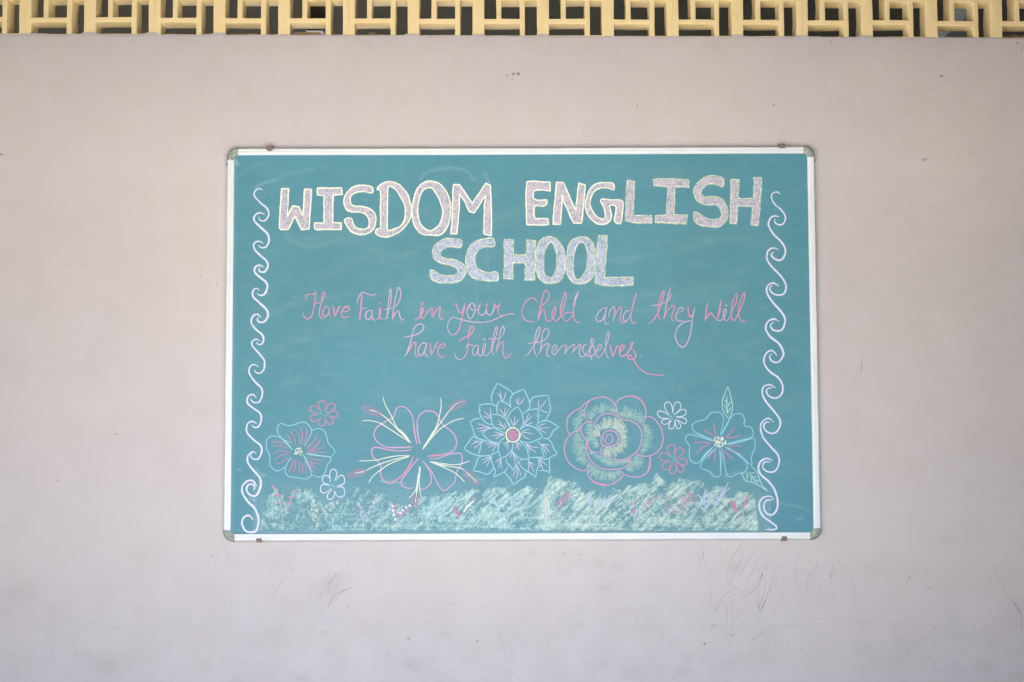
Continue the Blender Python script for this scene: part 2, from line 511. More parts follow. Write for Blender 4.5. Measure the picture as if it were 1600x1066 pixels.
# ------------------------------------------------------------------ ribbons (chalk and pencil lines)
class Ribbons:
    def __init__(self, y0, toward=-1.0):
        self.V, self.F, self.C, self.A = [], [], [], []
        self.y0, self.k, self.s = y0, 0, toward
    low = False
    def _base(self):
        if self.low:                       # rubbed-in shading: all in the lowest, thinnest layers
            return self.y0 + self.s * 8e-6 * rng.randrange(24)
        self.k += 1
        return self.y0 + self.s * (2e-4 * (self.k > 0) + 1.2e-5 * self.k)
    boost = 0.0
    def stroke(self, pts, w, col, cov=0.8, closed=False, smooth=True, taper=0.35, jit=0.12, step=1.4, wob=0.15, cvar=0.12):
        q = crm(pts, step, closed) if smooth else densify(pts, step, closed)
        n = len(q)
        if n < 2: return
        if wob:
            ph = rng.uniform(0, 99)
            s = np.arange(n) * step
            q = q + np.stack([np.sin(s * .31 + ph) + .6 * np.sin(s * .83 + ph * 2), np.cos(s * .27 + ph) + .6 * np.sin(s * .71 + ph)], 1) * wob * .5
        if closed: t = np.roll(q, -1, 0) - np.roll(q, 1, 0)
        else: t = np.gradient(q, axis=0)
        L = np.hypot(t[:, 0], t[:, 1]); L[L < 1e-6] = 1e-6
        nrm = np.stack([-t[:, 1], t[:, 0]], 1) / L[:, None]
        y = self._base()
        b = len(self.V)
        wl = 1.0
        for i in range(n):
            f = 1.0
            if taper and not closed:
                e = min(i, n - 1 - i) * step
                f = min(1.0, 0.45 + e / (w * 2.2) * .55) * (1 - taper * (1 - math.sin(math.pi * (i + .5) / n)) * .6)
            wl = 0.7 * wl + 0.3 * (1 + rng.uniform(-1, 1) * jit * 2)
            hw = w * 0.5 * f * wl
            j1, j2 = rng.uniform(-jit, jit) * .5, rng.uniform(-jit, jit) * .5
            yy = y + self.s * 6e-6 * i / n
            for sgn, jj in ((1, j1), (0, 0), (-1, j2)):
                p = q[i] + nrm[i] * (sgn * hw + jj)
                self.V.append(P(p[0], p[1], yy))
                cc = cov + self.boost + rng.uniform(-cvar, cvar) * .5
                self.A.append(cc if sgn == 0 else cc - 0.22)
                self.C.append(col)
        m = n if closed else n - 1
        for i in range(m):
            a, c = b + 3 * i, b + 3 * ((i + 1) % n)
            self.F.append((a, c, c + 1, a + 1)); self.F.append((a + 1, c + 1, c + 2, a + 2))
    def fill(self, loops, col, cov=0.6, col2=None, g=1.1):
        """solid chalk rubbed inside outlines: fine grid clipped by the outline"""
        y = self._base()
        loops = [np.asarray(l, float) for l in loops]
        x0, y0 = loops[0].min(0); x1, y1 = loops[0].max(0)
        xs = np.arange(x0 - g, x1 + 2 * g, g); ys = np.arange(y0 - g, y1 + 2 * g, g)
        X, Y = np.meshgrid(xs, ys)
        ins = np.zeros(X.shape, bool)
        for l in loops:
            for i in range(len(l)):
                (ax, ay), (bx, by) = l[i], l[(i + 1) % len(l)]
                if ay == by: continue
                c = ((ay > Y) != (by > Y)) & (X < (bx - ax) * (Y - ay) / (by - ay) + ax)
                ins ^= c
        s1 = blur1(nrng.random(X.shape), 3); s1 = (s1 - s1.mean()) / (s1.std() + 1e-6)
        s2 = blur1(nrng.random(X.shape), 1); s2 = (s2 - s2.mean()) / (s2.std() + 1e-6)
        ang = rng.choice([0.8, 0.7, 0.95]); U = X * math.cos(ang) + Y * math.sin(ang)
        hatch = np.sin(U * 1.15 + 1.5 * s1)
        s0 = nrng.random(X.shape) - .5
        cov_a = cov + 0.04 * s1 + 0.07 * s2 + 0.035 * hatch + .10 * s0
        idx = -np.ones(X.shape, int)
        b = len(self.V)
        keep = ins.copy()
        c1, c2 = np.array(col), np.array(col2 if col2 is not None else col)
        s3 = blur1(nrng.random(X.shape), 5); s3 = (s3 - s3.min()) / (s3.max() - s3.min() + 1e-9)
        for j in range(X.shape[0]):
            for i in range(X.shape[1]):
                if keep[j, i]:
                    idx[j, i] = len(self.V)
                    self.V.append(P(X[j, i], Y[j, i], y)); self.A.append(cov_a[j, i])
                    t = min(1, max(0, s3[j, i] * 1.6 - .3)); self.C.append(tuple(c1 * (1 - t) + c2 * t))
        for j in range(X.shape[0] - 1):
            for i in range(X.shape[1] - 1):
                q = (idx[j, i], idx[j, i + 1], idx[j + 1, i + 1], idx[j + 1, i])
                if min(q) >= 0: self.F.append(q[::-1])
    def dot(self, u, v, r, col, cov=0.8, ax=1.0, rot=0.0):
        y = self._base(); b = len(self.V); n = 7
        self.V.append(P(u, v, y)); self.C.append(col); self.A.append(cov)
        for k in range(n):
            a = 2 * math.pi * k / n; rr = r * rng.uniform(.75, 1.2)
            x, z = rr * math.cos(a) * ax, rr * math.sin(a)
            self.V.append(P(u + x * math.cos(rot) - z * math.sin(rot), v + x * math.sin(rot) + z * math.cos(rot), y))
            self.C.append(col); self.A.append(cov - .1)
        for k in range(n):
            self.F.append((b, b + 1 + k, b + 1 + (k + 1) % n))
    def build(self, name, mat, parent, label=None, kind=None):
        o = mesh_obj(name, self.V, self.F, mat, parent, {"cov": ('F', self.A), "col": ('COL', self.C)})
        if label: o["label"] = label
        if kind: o["kind"] = kind
        return o

def densify(pts, step, closed=False):
    p = [np.array(a, float) for a in pts]
    if closed: p = p + [p[0]]
    out = []
    for a, b in zip(p[:-1], p[1:]):
        n = max(1, int(np.hypot(*(b - a)) / step))
        for k in range(n): out.append(a + (b - a) * k / n)
    if not closed: out.append(p[-1])
    return np.array(out)

def Z(ox, oy, s, pts):
    return [(ox + x / s, oy + y / s) for x, y in pts]

# pencil scribbles and scuffs low on the wall
sc = Ribbons(-0.0004)
GR = alb(134, 130, 142)
def scr(pts, w=1.0, c=0.35, col=None, **k):
    long = math.dist(pts[0], pts[-1]) > 60
    sc.stroke(pts, w, col or GR, cov=c * (.62 if long else .9), taper=.5, cvar=.25, step=3, **k)
A4 = lambda p: Z(400, 840, 4, p)
for (x0, y0, x1, y1, bend) in ((480, 195, 385, 425, 10), (500, 205, 410, 360, 14), (520, 205, 440, 345, 12), (560, 195, 445, 350, 16), (600, 200, 395, 410, 30),
                               (610, 230, 470, 350, 16), (640, 245, 455, 430, 30), (650, 300, 480, 420, 26), (620, 310, 440, 450, 30), (530, 210, 370, 440, 16),
                               (460, 230, 405, 300, 6), (500, 230, 430, 340, 6), (420, 250, 330, 395, 10), (590, 320, 450, 440, 22), (560, 330, 410, 495, 24)):
    mx, my = (x0 + x1) / 2 - bend, (y0 + y1) / 2 - bend
    scr(A4([(x0, y0), (mx, my), (x1, y1)]), rng.uniform(.8, 1.3), rng.uniform(.18, .36))
for k in range(8):
    x = 470 + k * 7
    scr(A4([(x + 30, 215 + k * 3), (x - 10, 270 + k * 5), (x - 50, 345 + k * 6)]), 1.1, .22)
scr(A4([(925, 118), (860, 122), (780, 160), (700, 210), (650, 260), (630, 290)]), 1, .45)
scr(A4([(200, 240), (150, 290), (120, 345), (92, 385)]), 1.1, .45)
scr(A4([(625, 40), (590, 120), (565, 190)]), .9, .3)
scr(A4([(475, 60), (440, 130), (410, 180)]), .8, .2)
scr(A4([(330, 190), (342, 260), (345, 320), (325, 390)]), .9, .28)
scr(A4([(540, 440), (700, 445), (810, 425), (960, 385), (1080, 360), (1220, 380), (1340, 435), (1500, 478), (1600, 480)]), .9, .30)
scr(A4([(860, 425), (1000, 440), (1120, 448), (1220, 435)]), .8, .22)
scr(A4([(810, 420), (800, 500), (770, 570), (700, 650), (650, 700)]), .8, .25)
scr(A4([(780, 610), (720, 630), (700, 655)]), .8, .25)
scr(A4([(1495, 530), (1530, 630), (1562, 740)]), .9, .38)
B4 = lambda p: Z(800, 840, 4, p)
scr(B4([(0, 478), (130, 460), (230, 400), (350, 375), (500, 362), (640, 375), (850, 380), (1000, 425)]), .9, .30)
scr(B4([(150, 430), (300, 425), (460, 440), (575, 478)]), .8, .3)
for p in ([(1172, 45), (1175, 150), (1190, 240), (1240, 345), (1225, 480), (1218, 558)], [(1240, 30), (1200, 90), (1178, 170)], [(1190, 60), (1205, 150), (1235, 228), (1248, 170)],
          [(1290, 25), (1312, 100), (1315, 170)], [(1448, 25), (1400, 90), (1350, 160)], [(1372, 170), (1300, 230), (1230, 330), (1172, 455)], [(1370, 175), (1340, 225), (1360, 280), (1440, 340), (1430, 375)],
          [(1530, 120), (1520, 180), (1470, 280), (1430, 380)], [(1510, 90), (1450, 190), (1420, 250)], [(1450, 100), (1400, 200), (1350, 310)], [(1570, 70), (1540, 150), (1480, 240), (1420, 300)],
          [(1425, 345), (1350, 380), (1310, 415)], [(1415, 310), (1330, 360), (1260, 480)], [(1440, 385), (1380, 410), (1330, 440)], [(1340, 405), (1345, 500), (1342, 558)], [(1366, 405), (1380, 480), (1366, 590)],
          [(1475, 425), (1400, 500), (1370, 520)], [(1565, 225), (1520, 320), (1430, 385)], [(1600, 180), (1540, 260), (1450, 370)], [(1560, 225), (1585, 300), (1545, 440), (1560, 455), (1600, 340)],
          [(1270, 490), (1240, 590)], [(1600, 570), (1540, 610), (1465, 665)], [(1600, 130), (1540, 200), (1560, 210), (1610, 150)]):
    scr(B4(p), rng.uniform(.8, 1.15), rng.uniform(.3, .5))
C4 = lambda p: Z(1150, 840, 3.556, p)
for p in ([(235, 145), (215, 220), (185, 300), (215, 280), (235, 180)], [(150, 195), (125, 290), (130, 405), (165, 350), (215, 200)], [(455, 125), (440, 180), (395, 270), (400, 215), (450, 150)],
          [(395, 280), (405, 320)], [(480, 150), (470, 310), (500, 280)], [(530, 145), (525, 220), (540, 325)], [(555, 110), (570, 150), (525, 220), (545, 140)], [(635, 145), (580, 195), (540, 210)],
          [(620, 190), (655, 270), (660, 380)], [(1075, 125), (990, 190), (945, 265), (920, 330)], [(340, 350), (350, 390), (385, 408), (430, 380)], [(350, 60), (330, 200), (340, 270)],
          [(60, 585), (150, 545), (240, 530), (330, 490), (240, 495), (130, 540)], [(300, 470), (420, 452), (560, 458), (700, 475), (820, 490)], [(600, 300), (720, 305), (830, 310)],
          [(1420, 470), (1450, 440)], [(1440, 400), (1480, 380)], [(1460, 480), (1520, 400)]):
    scr(C4(p), rng.uniform(.8, 1.1), rng.uniform(.28, .45))
D4 = lambda p: Z(0, 840, 2.909, p)
for p in ([(430, 288), (500, 295), (600, 315), (750, 322), (900, 315), (1000, 300)], [(1048, 225), (1050, 300), (1044, 370)], [(1025, 360), (1030, 425)], [(545, 172), (580, 168)], [(965, 80), (980, 115), (980, 150)],
          [(0, 172), (120, 205), (260, 232), (400, 230)], [(1020, 40), (1045, 110)], [(740, 485), (720, 488)]):
    scr(D4(p), 1.1, .3, alb(140, 130, 130))
RU = alb(150, 132, 128)
for p, w, c in (([(1537, 881), (1543, 896), (1549, 916)], 4.0, .30), ([(1552, 882), (1560, 905), (1572, 925), (1582, 938)], 4.6, .38), ([(1560, 890), (1568, 902), (1576, 915)], 4.5, .30), ([(1578, 932), (1586, 944), (1593, 955), (1596, 968), (1595, 990)], 4.6, .45),
                ([(1581, 938), (1588, 950), (1594, 960)], 3.0, .5)):
    for k in range(1):
        sc.stroke([(u + rng.uniform(-1, 1), v) for u, v in p], w, RU, cov=c * .42, taper=.5, jit=.4, step=2.5, wob=.8)
# the faint edge of the lower coat of paint
scr([(-40, 974.0), (300, 975.5), (700, 976.5), (1100, 977.5), (1640, 978.5)], 1.0, .20, alb(175, 168, 175), wob=.4)
scr([(-40, 972.6), (300, 974.1), (700, 975.1), (1100, 976.1), (1640, 977.1)], .9, .2, alb(235, 232, 236), wob=.4)
# small pencil dots, rings left by paint bubbles
for k in range(110):
    u = rng.choice([rng.uniform(0, 380), rng.uniform(0, 1600), rng.uniform(380, 1600)]); v = rng.uniform(952, 1062)
    if v < 975 and rng.random() < .6: continue
    r = rng.uniform(1.4, 3.0)
    cc = [(u + r * math.cos(a), v + r * .9 * math.sin(a)) for a in np.linspace(0, 6.283, 9)[:-1]]
    sc.stroke(cc, .8, alb(160, 150, 152), cov=rng.uniform(.2, .38), closed=True, step=1.5, wob=0)
for (u, v, r) in ((638, 998.5, 1.6), (746, 1002, 1.3), (686, 1020, 1.1), (679, 1027, 1.2), (1145, 993, 1.7), (1101, 1006, 2.0), (458, 889, 1.2), (529, 875, 1.1), (543, 949, 1.3), (332, 868, 1.4), (119, 1019, 1.5),
                  (802, 116, 2.6), (810, 115, 2.4), (793, 118, 1.6), (800, 124, 1.2), (1443, 250, 2.6), (1447, 248, 1.8), (1471, 119, 2.0), (1209, 164, 1.4), (1298, 66, 1.2), (2, 242, 2.6), (1281, 715, 1.4),
                  (1590, 68, 1.8), (1587, 75, 1.4), (1453, 71, 1.1), (881, 864, 1.3), (908, 866, 1.2), (1454, 918, 1.2), (1375, 919, 1.1), (996, 165, 1.2), (572, 158, 1.0), (180, 678, 1.5), (90, 751, 1.3), (912, 211, 1.0)):
    sc.dot(u, v, r, alb(134, 120, 112), .6, ax=1.2)
for k in range(50):
    sc.dot(rng.uniform(0, 1600), rng.uniform(880, 1062), rng.uniform(.5, .9), alb(150, 140, 142), rng.uniform(.15, .45))
# white scrapes
WH = alb(246, 246, 246)
for p in ([(310, 436), (316, 428)], [(338, 449), (341, 440)], [(1345, 583), (1347, 565)], [(1236, 996), (1240, 997)], [(1251, 1013), (1256, 1018)], [(1418, 905), (1422, 900)], [(140, 333), (142, 335)], [(216, 440), (218, 441)],
          [(181, 431), (183, 432)], [(1368, 1045), (1370, 1047)], [(1597, 70), (1596, 80)], [(313, 441), (309, 443)]):
    scr(p, 1.6, .75, WH, wob=0)
for p in ([(98, 414), (112, 414)], [(124, 413), (136, 413)]):
    scr(p, .8, .4)
tag(sc.build("pencil_scribbles", M_mark, wall, "grey pencil scribbles, specks and white scrapes on the wall"), kind="stuff")

# plaster lip smears of wall paint on the bottoms of the block posts
# ------------------------------------------------------------------ breeze blocks
BL = 0.2025
XB = [0.0, .0187, .0187 + .0383, .0187 + .0547, .0187 + .0547 + .0575, .0187 + .1290, BL - .0187, BL]
def block_mesh(seed, name):
    r = random.Random(seed)
    T = 0.068
    e = 0.00015
    fr = 0.0187; inner = BL - 2 * fr; slot = .0375; bar = .0160
    x = [e, fr, fr + slot, fr + slot + bar, BL - fr - slot - bar, BL - fr - slot, BL - fr, BL - e]
    z = list(x)
    solid = [[True] * 7 for _ in range(7)]          # [row z][col x]
    def hole(c0, c1, r0, r1):
        for rr in range(r0, r1):
            for cc in range(c0, c1): solid[rr][cc] = False
    hole(1, 2, 3, 6)      # left slot, rising
    hole(1, 4, 1, 2)      # lower slot (left to middle)
    hole(5, 6, 1, 4)      # right slot, going down
    hole(3, 6, 5, 6)      # upper slot
    hole(3, 4, 3, 4)      # centre square
    bm = bmesh.new()
    vv = {}
    def vert(i, j, y):
        k = (i, j, y)
        if k not in vv:
            jx = 0 if i in (0, 7) else r.uniform(-.0007, .0007)
            jz = 0 if j in (0, 7) else r.uniform(-.0007, .0007)
            if y > 0 and i not in (0, 7): jx += r.uniform(-.0012, .0012)
            if y > 0 and j not in (0, 7): jz += r.uniform(-.0012, .0012)
            vv[k] = bm.verts.new((x[i] + jx, y, z[j] + jz))
        return vv[k]
    for j in range(7):
        for i in range(7):
            if not solid[j][i]: continue
            bm.faces.new((vert(i, j, 0), vert(i + 1, j, 0), vert(i + 1, j + 1, 0), vert(i, j + 1, 0)))
            bm.faces.new((vert(i, j, T), vert(i, j + 1, T), vert(i + 1, j + 1, T), vert(i + 1, j, T)))
            for (di, dj, a, b) in ((-1, 0, (i, j), (i, j + 1)), (1, 0, (i + 1, j + 1), (i + 1, j)), (0, -1, (i + 1, j), (i, j)), (0, 1, (i, j + 1), (i + 1, j + 1))):
                ni, nj = i + di, j + dj
                if ni < 0 or nj < 0 or ni > 6 or nj > 6 or not solid[nj][ni]:
                    bm.faces.new((vert(*a, 0), vert(*b, 0), vert(*b, T), vert(*a, T)))
    bmesh.ops.recalc_face_normals(bm, faces=bm.faces[:])
    ed = [e_ for e_ in bm.edges if len(e_.link_faces) == 2 and e_.calc_face_angle(0) > 1.0
          and not all((abs(v.co.x) < .001 or abs(v.co.x - BL) < .001 or abs(v.co.z) < .001 or abs(v.co.z - BL) < .001) for v in e_.verts)]
    bmesh.ops.bevel(bm, geom=ed, offset=0.0022, segments=3, profile=.5, affect='EDGES', clamp_overlap=True)
    me = bpy.data.meshes.new(name)
    bm.to_mesh(me); bm.free()
    me.materials.append(M_block)
    me.polygons.foreach_set('use_smooth', [True] * len(me.polygons))
    me.set_sharp_from_angle(angle=R(40))
    return me

bx0, _, bz_l = P(38.0, wall_top(38))
bx1 = P(1558.0, wall_top(1558))[0]
pitch = (bx1 - bx0) / 15.0
screen = empty("breeze_block_screen", (0.0, 0.003, bz_l - 0.017))
tag(screen, "row of cream painted breeze blocks with pinwheel openings along the top of the wall", "block screen")
slope = (P(1558, wall_top(1558))[2] - bz_l) / (bx1 - bx0)
b_meshes = [block_mesh(s, "breeze_block") for s in range(5)]
sc_b = pitch / BL
first = None
for k in range(-4, 20):
    xk = bx0 + k * pitch
    if first is None:
        o = bpy.data.objects.new("breeze_block", b_meshes[0]); first = o
    else:
        o = first.copy(); o.data = b_meshes[rng.randrange(5)]
    scene.collection.objects.link(o)
    o.parent = screen
    o.scale = (sc_b, 1.0, 1.0)
    o.location = (xk, rng.uniform(-.0012, .0012), slope * (xk - bx0) + rng.uniform(-.0009, .0009))
    o.rotation_euler = (rng.uniform(-.003, .003), rng.uniform(-.0025, .0025), rng.uniform(-.004, .004))
ZTOP = bz_l - 0.017 + BL
xs0, xs1 = bx0 - 4 * pitch, bx0 + 20 * pitch
# rough mortar squeezed up behind the sills, seen through the lower openings
def lumps(name, u0, u1, v_top, y, mat, parent, h=None, depth=0.02, var=1.0):
    n = max(4, int((u1 - u0) / 2))
    V, Fc = [], []
    for i in range(n + 1):
        u = u0 + (u1 - u0) * i / n
        vt = v_top + rng.uniform(-.6, .6) * var
        xt, _, zt = P(u, vt, y)
        zb = P(u, 58, 0.003)[2] - 0.02
        V += [(xt, y, zb), (xt, y, zt - .003), (xt, y + depth * .4, zt + rng.uniform(0, .002)), (xt, y + depth, zt - .004), (xt, y + depth, zb)]
    for i in range(n):
        a, b = i * 5, (i + 1) * 5
        for k in range(4): Fc.append((a + k, b + k, b + k + 1, a + k + 1)[::-1])
        Fc.append((a + 4, b + 4, b, a)[::-1])
    Fc += [(0, 1, 2, 3, 4), tuple(n * 5 + q for q in (4, 3, 2, 1, 0))]
    return mesh_obj(name, V, Fc, mat, parent)
for (u0, u1, vt) in ((58, 100, 52.5), (154, 202, 52.3), (220, 230, 50.5), (255, 302, 51.0), (320, 329, 50.5), (356, 402, 50.3), (417, 429, 50.6),
                     (516, 529.5, 50.8), (552, 602, 53.0), (617, 631, 54), (1569, 1620, 54.5), (1500, 1512, 56.5)):
    lumps("mortar_ridge", u0, u1, vt, 0.075, M_mortar, screen)

# things left lying in the openings
mud = empty("mud_lump", P(355, 53, 0.03))
def blob(name, c, r, mat, parent, seed, sub=3, sq=(1, 1, 1), amp=.35):
    bm = bmesh.new(); bmesh.ops.create_icosphere(bm, subdivisions=sub, radius=1.0)
    rr = random.Random(seed)
    dirs = [Vector((rr.uniform(-1, 1), rr.uniform(-1, 1), rr.uniform(-1, 1))).normalized() for _ in range(24)]
    am = [rr.uniform(-1, 1) for _ in dirs]
    for v in bm.verts:
        n_ = v.co.normalized(); s = 1 + amp * sum(a * max(0, n_.dot(d)) ** 10 for a, d in zip(am, dirs))
        v.co = Vector((n_.x * r * sq[0], n_.y * r * sq[1], n_.z * r * sq[2])) * s
    V = [tuple(Vector(c) + v.co) for v in bm.verts]; Fc = [tuple(v.index for v in f.verts) for f in bm.faces]
    bm.free()
    return mesh_obj(name, V, Fc, mat, parent, smooth=True)
bpy.data.objects.remove(mud)
o = blob("mud_lump", P(354.5, 50.5, 0.03), 0.0105, M_mud, None, 3)
tag(o, "small brown lump of dried mud in a low opening left of the timber offcut", "mud lump")
def tuft():
    V, Fc = [], []
    c = P(582, 52.5, 0.035)
    for k in range(60):
        a = rng.uniform(0, math.pi); L = rng.uniform(.006, .014)
        p = Vector(c) + Vector((rng.uniform(-.008, .008), rng.uniform(-.006, .006), -.006))
        d = Vector((math.cos(a), rng.uniform(-.4, .4), math.sin(a) * .8)) * L
        s = Vector((0.0006, 0, 0.0006)); b = len(V)
        m_ = p + d * .6 + Vector((rng.uniform(-.003, .003), 0, .002))
        V += [tuple(p - s), tuple(p + s), tuple(m_ + s), tuple(m_ - s), tuple(p + d)]
        Fc += [(b, b + 1, b + 2, b + 3), (b + 3, b + 2, b + 4)]
    o = mesh_obj("straw_tuft", V, Fc, M_straw)
    tag(o, "little tuft of pale straw caught in a breeze block opening", "straw")
tuft()
# timber offcut wrapped at one end, lying in the low opening left of the middle
tim = empty("timber_offcut", P(480, 57, 0.05))
tag(tim, "pale timber offcut lying in the low opening below a black box", "timber")
a, b_ = P(456, 50.3, 0.045), P(500.5, 50.3, 0.045)
box("plank", a[0], b_[0], .045, .066, a[2] - .018, a[2], M_wood, tim, .0006)
tp = P(460, 50, .044); tq = P(463.2, 50, .044)
box("tape", tp[0], tq[0], .0435, .0675, a[2] - .0185, a[2] + .0007, M_blue, tim, .0003)
# black box with curled wires hanging right behind the centre opening
bb = empty("black_switch_box", P(492, 45, 0.10))
tag(bb, "black box with two curled reddish wires behind the breeze blocks left of centre", "box")
a, b_ = P(476, 12, .11), P(522, 12, .11)
zt, zb = P(490, 8, .11)[2], P(490, 47.5, .11)[2]
box("housing", P(478, 10, .11)[0], P(505, 10, .11)[0], .11, .16, zb, zt, M_black, bb, .003)
def tube(name, pts3, r, mat, parent, n=6):
    V, Fc = [], []
    p = [Vector(q) for q in pts3]
    for i, q in enumerate(p):
        t = (p[min(i + 1, len(p) - 1)] - p[max(i - 1, 0)]).normalized()
        u_ = t.cross(Vector((0, 1, 0.001))).normalized(); w_ = t.cross(u_)
        for k in range(n):
            an = 2 * math.pi * k / n
            V.append(tuple(q + (u_ * math.cos(an) + w_ * math.sin(an)) * r))
    for i in range(len(p) - 1):
        for k in range(n):
            Fc.append((i * n + k, i * n + (k + 1) % n, (i + 1) * n + (k + 1) % n, (i + 1) * n + k))
    Fc += [tuple(range(n))[::-1], tuple((len(p) - 1) * n + k for k in range(n))]
    return mesh_obj(name, V, Fc, mat, parent, smooth=True)
for pts in ([(487, 28), (485, 22), (486, 18), (488, 17), (489, 21), (487, 23)], [(495, 28), (497, 23), (498, 20), (496, 17), (493, 17), (493, 21)]):
    q = crm(pts, .8)
    tube("wire", [P(u, v, .106) for u, v in q], .0009, M_wire, bb)

# ------------------------------------------------------------------ masonry above the screen, classroom behind it
zc = 3.40
tag(box("upper_wall", -7.0, 7.0, 0.003, 0.118, ZTOP + .012, 3.345, M_wall), "plastered wall above the breeze blocks under the veranda ceiling", "wall")
box_l = box("side_wall_left", -7.0, xs0 - .001, 0.003, 0.118, bz_l + .012, ZTOP + .0115, M_wall); box_l["kind"] = "structure"
box_r = box("side_wall_right", xs1 + .001, 7.0, 0.003, 0.118, bz_l + .012, ZTOP + .0115, M_wall); box_r["kind"] = "structure"
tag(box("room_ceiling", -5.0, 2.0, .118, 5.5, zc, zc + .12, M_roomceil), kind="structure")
rbw = empty("room_back_wall", (-1.5, 5.45, 0)); rbw["kind"] = "structure"  # opening between these panels is added to light the room ceiling
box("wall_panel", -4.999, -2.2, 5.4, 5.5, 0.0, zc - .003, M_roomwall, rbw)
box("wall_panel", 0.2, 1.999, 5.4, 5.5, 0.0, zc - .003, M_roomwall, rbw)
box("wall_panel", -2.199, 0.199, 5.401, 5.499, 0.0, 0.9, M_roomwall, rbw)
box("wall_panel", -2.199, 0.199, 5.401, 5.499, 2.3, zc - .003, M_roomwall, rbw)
rlw = empty("room_left_wall", (-5.06, 2.8, 0)); rlw["kind"] = "structure"  # another opening added here, lights the right wall and cornice
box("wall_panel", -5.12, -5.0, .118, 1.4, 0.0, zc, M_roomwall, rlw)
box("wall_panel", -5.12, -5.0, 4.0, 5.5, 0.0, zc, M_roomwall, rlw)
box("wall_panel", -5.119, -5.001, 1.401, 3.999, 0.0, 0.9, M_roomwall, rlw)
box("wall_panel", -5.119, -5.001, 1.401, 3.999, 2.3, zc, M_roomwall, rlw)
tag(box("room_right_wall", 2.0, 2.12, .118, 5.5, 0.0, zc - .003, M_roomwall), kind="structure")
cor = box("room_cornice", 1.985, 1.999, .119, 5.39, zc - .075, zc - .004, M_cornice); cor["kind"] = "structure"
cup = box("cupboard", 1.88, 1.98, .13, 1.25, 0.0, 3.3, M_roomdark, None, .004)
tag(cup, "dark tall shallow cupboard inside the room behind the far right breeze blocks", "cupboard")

# ------------------------------------------------------------------ the board
TLc, TRc, BLc, BRc = P(355.2, 231.5, -.013), P(1272.3, 228.8, -.013), P(348.8, 846.6, -.013), P(1283, 843.3, -.013)
ctr = (Vector(TLc) + Vector(TRc) + Vector(BLc) + Vector(BRc)) / 4
BW = ((Vector(TRc) - Vector(TLc)).length + (Vector(BRc) - Vector(BLc)).length) / 2
BH = ((Vector(TLc) - Vector(BLc)).length + (Vector(TRc) - Vector(BRc)).length) / 2
ang = math.atan2((TRc[2] - TLc[2]) + (BRc[2] - BLc[2]), (TRc[0] - TLc[0]) + (BRc[0] - BLc[0]))
print("board", BW, BH, math.degrees(ang), [tuple(round(c, 4) for c in q) for q in (TLc, TRc, BLc, BRc)])
CA, SA = math.cos(ang), math.sin(ang)
def Bd(s, t, y):
    """board coordinates (from its centre, metres) -> world"""
    return (ctr.x + s * CA - t * SA, y, ctr.z + s * SA + t * CA)
board = empty("chalkboard", (ctr.x, 0.0, ctr.z - BH / 2))
tag(board, "teal green wall chalkboard in a white frame with chalk lettering and flowers", "chalkboard")
RW = 0.0242
PROF = [(0.0, -.0165), (0.0, -.0215), (.0012, -.0232), (.0095, -.0240), (.0098, -.0220), (.0108, -.0220), (.0111, -.0243), (.0172, -.0243), (.0175, -.0230), (.0183, -.0230), (.0187, -.0239), (.0206, -.0225), (.0228, -.0175), (RW, -.0110), (RW, -.0004)]
CR = 0.033            # distance of corner arc centre from the outer edge
def rail(path_fn, n, name):
    V, Fc = [], []
    m = len(PROF)
    for i in range(n + 1):
        for (d, y) in PROF:
            V.append(path_fn(i / n, d, y))
    for i in range(n):
        for k in range(m - 1):
            a, b = i * m + k, (i + 1) * m + k
            Fc.append((a, b, b + 1, a + 1))
    Fc += [tuple(range(m)), tuple(n * m + k for k in range(m))[::-1]]
    o = mesh_obj(name, V, Fc, M_rail, board, smooth=True)
    bm = bmesh.new(); bm.from_mesh(o.data); bmesh.ops.recalc_face_normals(bm, faces=bm.faces[:]); bm.to_mesh(o.data); bm.free()
    o.data.set_sharp_from_angle(angle=R(28))
    return o
hw, hh = BW / 2, BH / 2
sag = lambda f: -0.0022 * math.sin(math.pi * f) ** 2 * (1 if f < .45 else 0.6)
rail(lambda f, d, y: Bd(-hw + CR + (BW - 2 * CR) * f, hh - RW + d + sag(f) * .5, y), 40, "frame_rail")
rail(lambda f, d, y: Bd(-hw + CR + (BW - 2 * CR) * f, -hh + RW - d, y), 20, "frame_rail")
rail(lambda f, d, y: Bd(-hw + RW - d, -hh + CR + (BH - 2 * CR - .004) * f, y), 20, "frame_rail")
rail(lambda f, d, y: Bd(hw - RW + d, -hh + CR + (BH - 2 * CR) * f, y), 20, "frame_rail")
CPROF = [(-.0025, -.0165), (-.0025, -.0235), (.001, -.0252), (.010, -.0262), (.0118, -.0245), (.0135, -.0262), (.0185, -.0258), (.0222, -.0225), (.0243, -.0165), (RW + .0008, -.0100), (RW + .0008, -.0004)]
